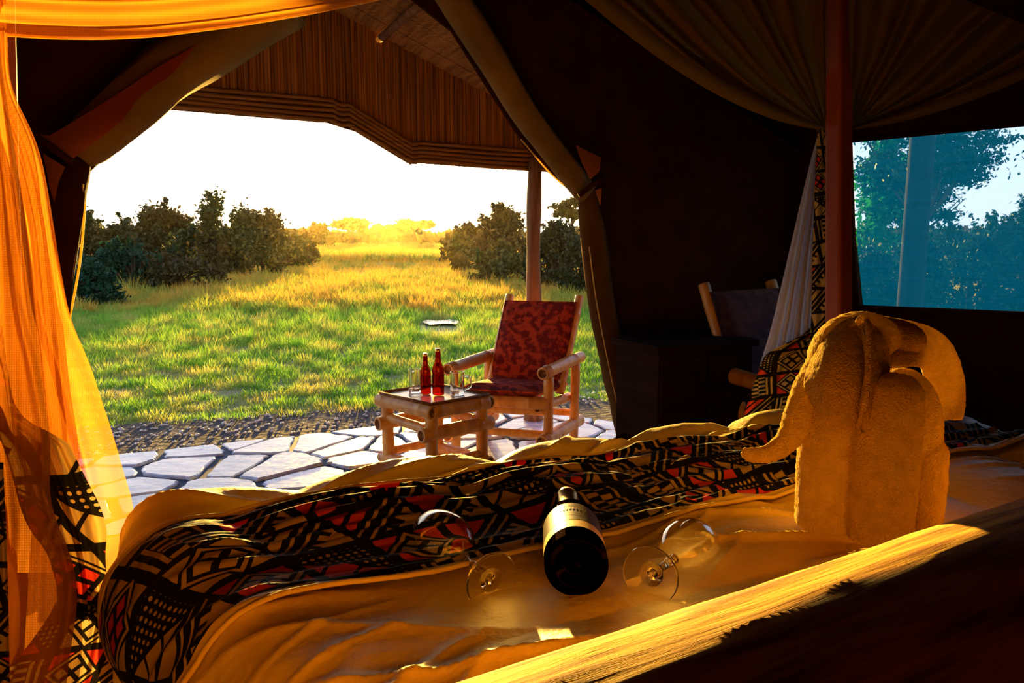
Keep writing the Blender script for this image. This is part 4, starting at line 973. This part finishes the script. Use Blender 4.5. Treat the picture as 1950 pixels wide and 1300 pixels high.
# ------------------------------------------------------------------ towel elephant
def elephant():
    EP = PZ(1650, 1020, .80); base = Vector((EP.x, EP.y, 0)); k = .00074
    er = Vector((.885, -.465, 0)); ef = Vector((.465, .885, 0)); zb = .792
    def E(px, py, q=0.0):
        """picture-plane position (photo pixels) with depth offset q metres away from the viewer"""
        return PD(px, py, 1.035 + q)
    root = empty('towel_elephant', (EP.x, EP.y, zb - .01), 'cream terry towels folded into an elephant standing on the bed', 'towel figure')
    def blob(parts, name, vox=.0035, sm=6, label=None, strength=.0045):
        VV, FF = [], []
        for V, Fc in parts:
            o = len(VV); VV += list(V); FF += [tuple(i + o for i in f) for f in Fc]
        ob = mesh(name, VV, FF, M['towel'], root, label=label)
        m = ob.modifiers.new('r', 'REMESH'); m.mode = 'VOXEL'; m.voxel_size = vox; m.use_smooth_shade = True
        m = ob.modifiers.new('s', 'SMOOTH'); m.iterations = sm; m.factor = .6
        tx = bpy.data.textures.new(name + '_terry', 'CLOUDS'); tx.noise_scale = .006; tx.noise_depth = 2
        m = ob.modifiers.new('d', 'DISPLACE'); m.texture = tx; m.strength = strength; m.mid_level = .5; m.texture_coords = 'LOCAL'
        return ob
    def ell(c, rad, ax=None):
        bm = bmesh.new(); bmesh.ops.create_uvsphere(bm, u_segments=28, v_segments=18, radius=1)
        R = Matrix((er, ef, Vector((0, 0, 1)))).transposed()
        V = [tuple(c + R @ Vector((v.co.x * rad[0], v.co.y * rad[1], v.co.z * rad[2]))) for v in bm.verts]; Fc = [tuple(v.index for v in f.verts) for f in bm.faces]; bm.free(); return V, Fc
    def tb(pts, rr, seg=20):
        P = catmull(pts, 6); r = np.interp(np.linspace(0, 1, len(P)), np.linspace(0, 1, len(rr)), rr); return tube(P, list(r), seg)
    legs = []
    for (pt, pb, q, r) in (((1570, 770), (1563, 1010), .01, .037), ((1672, 740), (1672, 1035), -.035, .043), ((1732, 850), (1738, 1005), .015, .038), ((1640, 780), (1640, 980), .10, .042)):
        a, b = E(*pt, q), E(*pb, q); b.z = zb + .002; a.x, a.y = b.x, b.y
        legs.append(tb([b, b.lerp(a, .5), a, a + Vector((0, 0, .025))], [r * .96, r * 1.03, r, r * .6]))
    body = legs + [ell(E(1695, 800, .03), (.064, .075, .075)), ell(E(1712, 815, .02), (.056, .065, .088)), ell(E(1600, 800, .04), (.045, .05, .06))]
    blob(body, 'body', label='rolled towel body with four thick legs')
    head = [ell(E(1612, 690, -.01), (.052, .055, .066)), ell(E(1640, 640, .0), (.05, .05, .035)), ell(E(1585, 730, -.0), (.036, .045, .055)), ell(E(1690, 645, .02), (.05, .04, .03)),
            tb([E(1580, 700, -.0), E(1548, 745, -.01), E(1522, 795, -.015), E(1502, 835, -.02), E(1468, 862, -.02), E(1430, 866, -.02), E(1414, 855, -.02)], [.032, .028, .022, .017, .0135, .0105, .006])]
    blob(head, 'head', label='folded towel head with a down-curled trunk')
    def sheet(name, rows, th, label):
        """rows: lists of (px,py,q) across; smooth grid"""
        G = np.array([[list(E(*p)) for p in r] for r in rows]); 
        def up(G, ax, m=7):
            G = np.swapaxes(G, 0, ax); out = np.array([[list(v) for v in catmull([Vector(G[i, j]) for i in range(G.shape[0])], m)] for j in range(G.shape[1])]); out = np.swapaxes(out, 0, 1); return np.swapaxes(out, 0, ax)
        G = up(up(G, 0), 1); o = gridobj(name, G, M['towel'], parent=root, label=label); solid(o, th, 0)
        sb = o.modifiers.new('ss', 'SUBSURF'); sb.levels = 1; sb.render_levels = 1
        tx = bpy.data.textures.new(name + 't', 'CLOUDS'); tx.noise_scale = .005; tx.noise_depth = 1
        m = o.modifiers.new('d', 'DISPLACE'); m.texture = tx; m.strength = .0022; m.mid_level = .5; m.texture_coords = 'LOCAL'
    # near ear: broad lobe hanging from the crown towards lower right, rim rolled upright
    sheet('ear', [[(1640, 600, -.02), (1610, 610, -.03), (1575, 640, -.03), (1545, 690, -.02)],
                  [(1648, 650, -.05), (1615, 655, -.065), (1570, 690, -.06), (1532, 730, -.03)],
                  [(1650, 710, -.07), (1618, 715, -.085), (1575, 735, -.075), (1545, 765, -.04)],
                  [(1646, 770, -.075), (1622, 775, -.088), (1592, 785, -.08), (1568, 795, -.06)],
                  [(1640, 825, -.065), (1630, 824, -.075), (1618, 818, -.072), (1602, 810, -.062)]], .006, 'broad near ear hanging over the cheek')
    sheet('ear_fold', [[(1636, 605, -.045), (1652, 612, -.055), (1662, 625, -.04)],
                       [(1645, 650, -.085), (1662, 650, -.08), (1690, 655, -.035)],
                       [(1648, 710, -.10), (1664, 712, -.09), (1692, 715, -.04)],
                       [(1638, 775, -.095), (1658, 778, -.085), (1672, 770, -.045)],
                       [(1640, 826, -.068), (1652, 822, -.068), (1658, 800, -.05)]], .005, 'inner fold of the near ear')
    V, Fc = tb([E(1640, 622, -.05), E(1634, 612, -.06), E(1640, 605, -.062), E(1650, 610, -.066), E(1654, 630, -.082), E(1654, 700, -.10), E(1646, 770, -.10), E(1634, 815, -.08), E(1648, 826, -.072)], [.003, .0035, .0035, .004, .004, .004, .004, .0035, .003], 10)
    mesh('ear_rim', V, Fc, M['towel'], root, label='rolled upright rim of the near ear')
    # far ear: thick ribbon arching to the right and hanging down
    sheet('ear', [[(1640, 596, .03), (1650, 640, .0), (1655, 685, -.02)],
                  [(1700, 606, .04), (1705, 660, -.01), (1700, 700, -.025)],
                  [(1770, 623, .05), (1750, 672, -.0), (1745, 698, -.01)],
                  [(1812, 655, .05), (1788, 700, .045), (1756, 708, .07)],
                  [(1836, 715, .05), (1806, 735, .06), (1764, 745, .085)],
                  [(1838, 765, .05), (1812, 772, .065), (1778, 788, .085)],
                  [(1832, 800, .05), (1815, 800, .06), (1792, 800, .08)]], .008, 'far ear arching right, orange where the sun shines through')
elephant()
# ------------------------------------------------------------------ netting and curtains
def fall(name, rows, mat, parent=None, folds=5, amp=.02, seed=0, ny=120, nx=90, xm=1.0, **kw):
    """hanging cloth between a left and right edge: rows (py, left px, right px, depth)"""
    ys = np.linspace(rows[0][0], rows[-1][0], ny); xl, xr, dp = interp_rows(rows, ys)
    s = np.linspace(0, 1, nx); P = np.zeros((ny, nx, 3)); UV = np.zeros((ny, nx, 2))
    xl = np.convolve(np.pad(xl, 4, 'edge'), np.ones(9) / 9, 'valid'); xr = np.convolve(np.pad(xr, 4, 'edge'), np.ones(9) / 9, 'valid')
    ph = perlin(s * 3.1, ys[:, None] / 700 + 2, seed + 3) * 3
    for i in range(ny):
        d = dp[i] + amp * np.sin(s * folds * 2 * math.pi + ph[i] * 1.5 + seed) + amp * .4 * np.sin(s * folds * 5.3 * math.pi + 2 * ph[i])
        for j in range(nx):
            p = PD(xl[i] + (xr[i] - xl[i]) * s[j], ys[i], d[j]); P[i, j] = p
            UV[i, j] = ((s[j] * max(xr[i] - xl[i], 40) / F * dp[i]) * xm, -ys[i] / F * dp[i])
    return gridobj(name, P, mat, uv=UV, parent=parent, **kw)
lc = empty('net_curtain', PD(60, 600, 1.2), 'sheer net curtain glowing orange at the left bedpost, with printed border', 'curtain')
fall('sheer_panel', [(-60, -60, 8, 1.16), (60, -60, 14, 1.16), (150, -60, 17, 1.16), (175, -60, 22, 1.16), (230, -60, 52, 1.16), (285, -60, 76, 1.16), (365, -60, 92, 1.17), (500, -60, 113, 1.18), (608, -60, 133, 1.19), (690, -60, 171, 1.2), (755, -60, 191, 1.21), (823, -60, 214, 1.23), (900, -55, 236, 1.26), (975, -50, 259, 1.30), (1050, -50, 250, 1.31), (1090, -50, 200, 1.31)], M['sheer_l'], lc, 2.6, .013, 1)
fall('sheer_fold', [(-60, -80, -10, 1.04), (120, -80, 2, 1.04), (300, -80, 30, 1.04), (500, -80, 62, 1.04), (700, -80, 82, 1.05), (850, -80, 98, 1.06), (960, -70, 92, 1.05), (1040, -70, 130, 1.05), (1120, -70, 152, 1.04), (1200, -70, 140, 1.04), (1350, -70, 120, 1.03)], M['sheer_shade'], lc, 1.6, .012, 4)
fall('sheer_fold', [(-60, -60, 4, 1.13), (120, -50, 12, 1.13), (190, -30, 24, 1.13), (240, 0, 50, 1.13), (300, 20, 76, 1.13), (420, 55, 95, 1.13), (600, 70, 118, 1.14), (760, 85, 135, 1.14), (830, 100, 150, 1.15), (1000, 60, 150, 1.17), (1350, 40, 180, 1.16)], M['sheer_shade'], lc, 1.2, .008, 8)
fall('printed_border', [(620, -80, 4, 1.12), (700, -80, 14, 1.12), (770, -60, 26, 1.11), (812, -20, 60, 1.11), (832, 0, 126, 1.10), (900, 22, 158, 1.10), (960, 36, 190, 1.11), (1010, 56, 206, 1.12), (1050, 90, 200, 1.13), (1120, 110, 205, 1.15), (1180, 110, 205, 1.15)], M['print_c'], lc, 3, .012, 6)
fall('printed_border', [(1120, 120, 215, 1.16), (1170, 95, 215, 1.16), (1220, 60, 215, 1.15), (1270, 20, 215, 1.14), (1340, -20, 215, 1.13)], M['print_b'], lc, 2, .01, 9)
fall('printed_border', [(880, -80, 6, 1.0), (1000, -80, 12, 1.0), (1150, -80, 16, 1.0), (1350, -80, 20, 1.0)], M['print_b'], lc, 2, .01, 2)
rc = empty('net_curtain', PD(1520, 500, 2.0), 'white net curtain with printed hem gathered at the right bedpost', 'curtain')
fall('sheer_panel', [(248, 1560, 1572, 1.93), (300, 1545, 1570, 1.95), (400, 1521, 1566, 1.98), (500, 1498, 1560, 2.0), (600, 1475, 1556, 2.02), (650, 1461, 1556, 2.03), (700, 1445, 1556, 2.04)], M['sheer_r'], rc, 4, .018, 3)
fall('printed_hem', [(625, 1545, 1575, 2.0), (645, 1522, 1575, 2.0), (658, 1480, 1570, 2.0), (672, 1456, 1565, 2.0), (700, 1446, 1560, 2.0), (760, 1426, 1550, 2.0), (805, 1412, 1545, 2.0), (870, 1405, 1540, 2.0)], M['print_b'], rc, 3, .012, 5, ny=60, nx=60)
fall('printed_border', [(240, 1556, 1580, 1.9), (300, 1554, 1580, 1.92), (450, 1548, 1580, 1.94), (600, 1545, 1582, 1.96), (680, 1540, 1584, 1.98)], M['print_b'], rc, 1, .006, 7, nx=24)
can = empty('bed_canopy', PD(1572, 240, 1.9), 'swagged cloth canopy gathered at the bedposts above the bed', 'canopy')
def fan(name, P0, E0, C0, E1, C1, mat, folds, amp, n=110, m=50, double=False):
    G = np.zeros((n, m, 3)); UV = np.zeros((n, m, 2))
    for i in range(n):
        s = i / (n - 1); e = [E0[k] + (E1[k] - E0[k]) * s for k in range(3)]; c = [C0[k] + (C1[k] - C0[k]) * s for k in range(3)]
        for j in range(m):
            t = j / (m - 1); q = [(1 - t) ** 2 * P0[k] + 2 * t * (1 - t) * c[k] + t * t * e[k] for k in range(3)]
            w = math.sin(s * folds * 2 * math.pi + 2.2 * float(perlin(s * 6, t * 1.5, 61)))
            q[2] += amp * t ** .7 * w * (.6 + .7 * float(perlin(s * 9, 2.2, 62))); G[i, j] = PD(*q); UV[i, j] = (s, t)
    return gridobj(name, G, mat, uv=UV, parent=can)
fan('right_swag', (1573, 246, 1.9), (1050, -60, 1.62), (1360, 230, 1.74), (1575, -90, 1.6), (1573, 60, 1.75), M['canopy'], 6, .05)
fan('side_swag', (1620, 246, 1.88), (2060, 90, 1.45), (1830, 222, 1.66), (1615, -90, 1.6), (1616, 60, 1.75), M['canopy'], 6, .05)
# thicker hem band along the swag
def hem(P0, E, C, w, nm):
    n = 60; G = np.zeros((n, 10, 3)); UV = np.zeros((n, 10, 2))
    for i in range(n):
        t = i / (n - 1); q = [(1 - t) ** 2 * P0[k] + 2 * t * (1 - t) * C[k] + t * t * E[k] for k in range(3)]
        for j in range(10):
            r = j / 9; G[i, j] = PD(q[0] + r * w * .35 * t, q[1] - r * w * (.15 + .85 * min(1, t * 2.5)), q[2] - .02 - .018 * math.sin(r * math.pi)); UV[i, j] = (t, r * .2)
    gridobj(nm, G, M['canopy'], uv=UV, parent=can)
hem((1573, 248, 1.9), (1050, -58, 1.62), (1360, 232, 1.74), 48, 'swag_hem'); hem((1620, 248, 1.88), (2060, 92, 1.45), (1830, 224, 1.66), 40, 'swag_hem')
def left_swag():
    xs = np.linspace(-60, 800, 140); low = np.interp(xs, [-60, 20, 100, 200, 300, 450, 600, 720, 800], [62, 68, 73, 74, 69, 50, 25, 0, -22]); dp = np.interp(xs, [-60, 800], [1.14, 1.5])
    low = np.convolve(np.pad(low, 5, 'edge'), np.ones(11) / 11, 'valid')
    m = 40; G = np.zeros((140, m, 3)); UV = np.zeros((140, m, 2))
    for i, x in enumerate(xs):
        for j in range(m):
            r = j / (m - 1); y = low[i] - r * 150; d = dp[i] - .04 * math.sin(r * 9 + x * .002) - .10 * r + .008 * math.sin(r * 30 + x * .004)
            G[i, j] = PD(x, y, d); UV[i, j] = (x / F * dp[i], y / F)
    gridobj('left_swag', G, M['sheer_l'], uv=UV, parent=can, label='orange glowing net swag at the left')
    V, Fc = tube([PD(x, l - 1, d + .001) for x, l, d in zip(xs, low, dp)], .0025, 6); mesh('swag_seam', V, Fc, M['piping'], can)
left_swag()
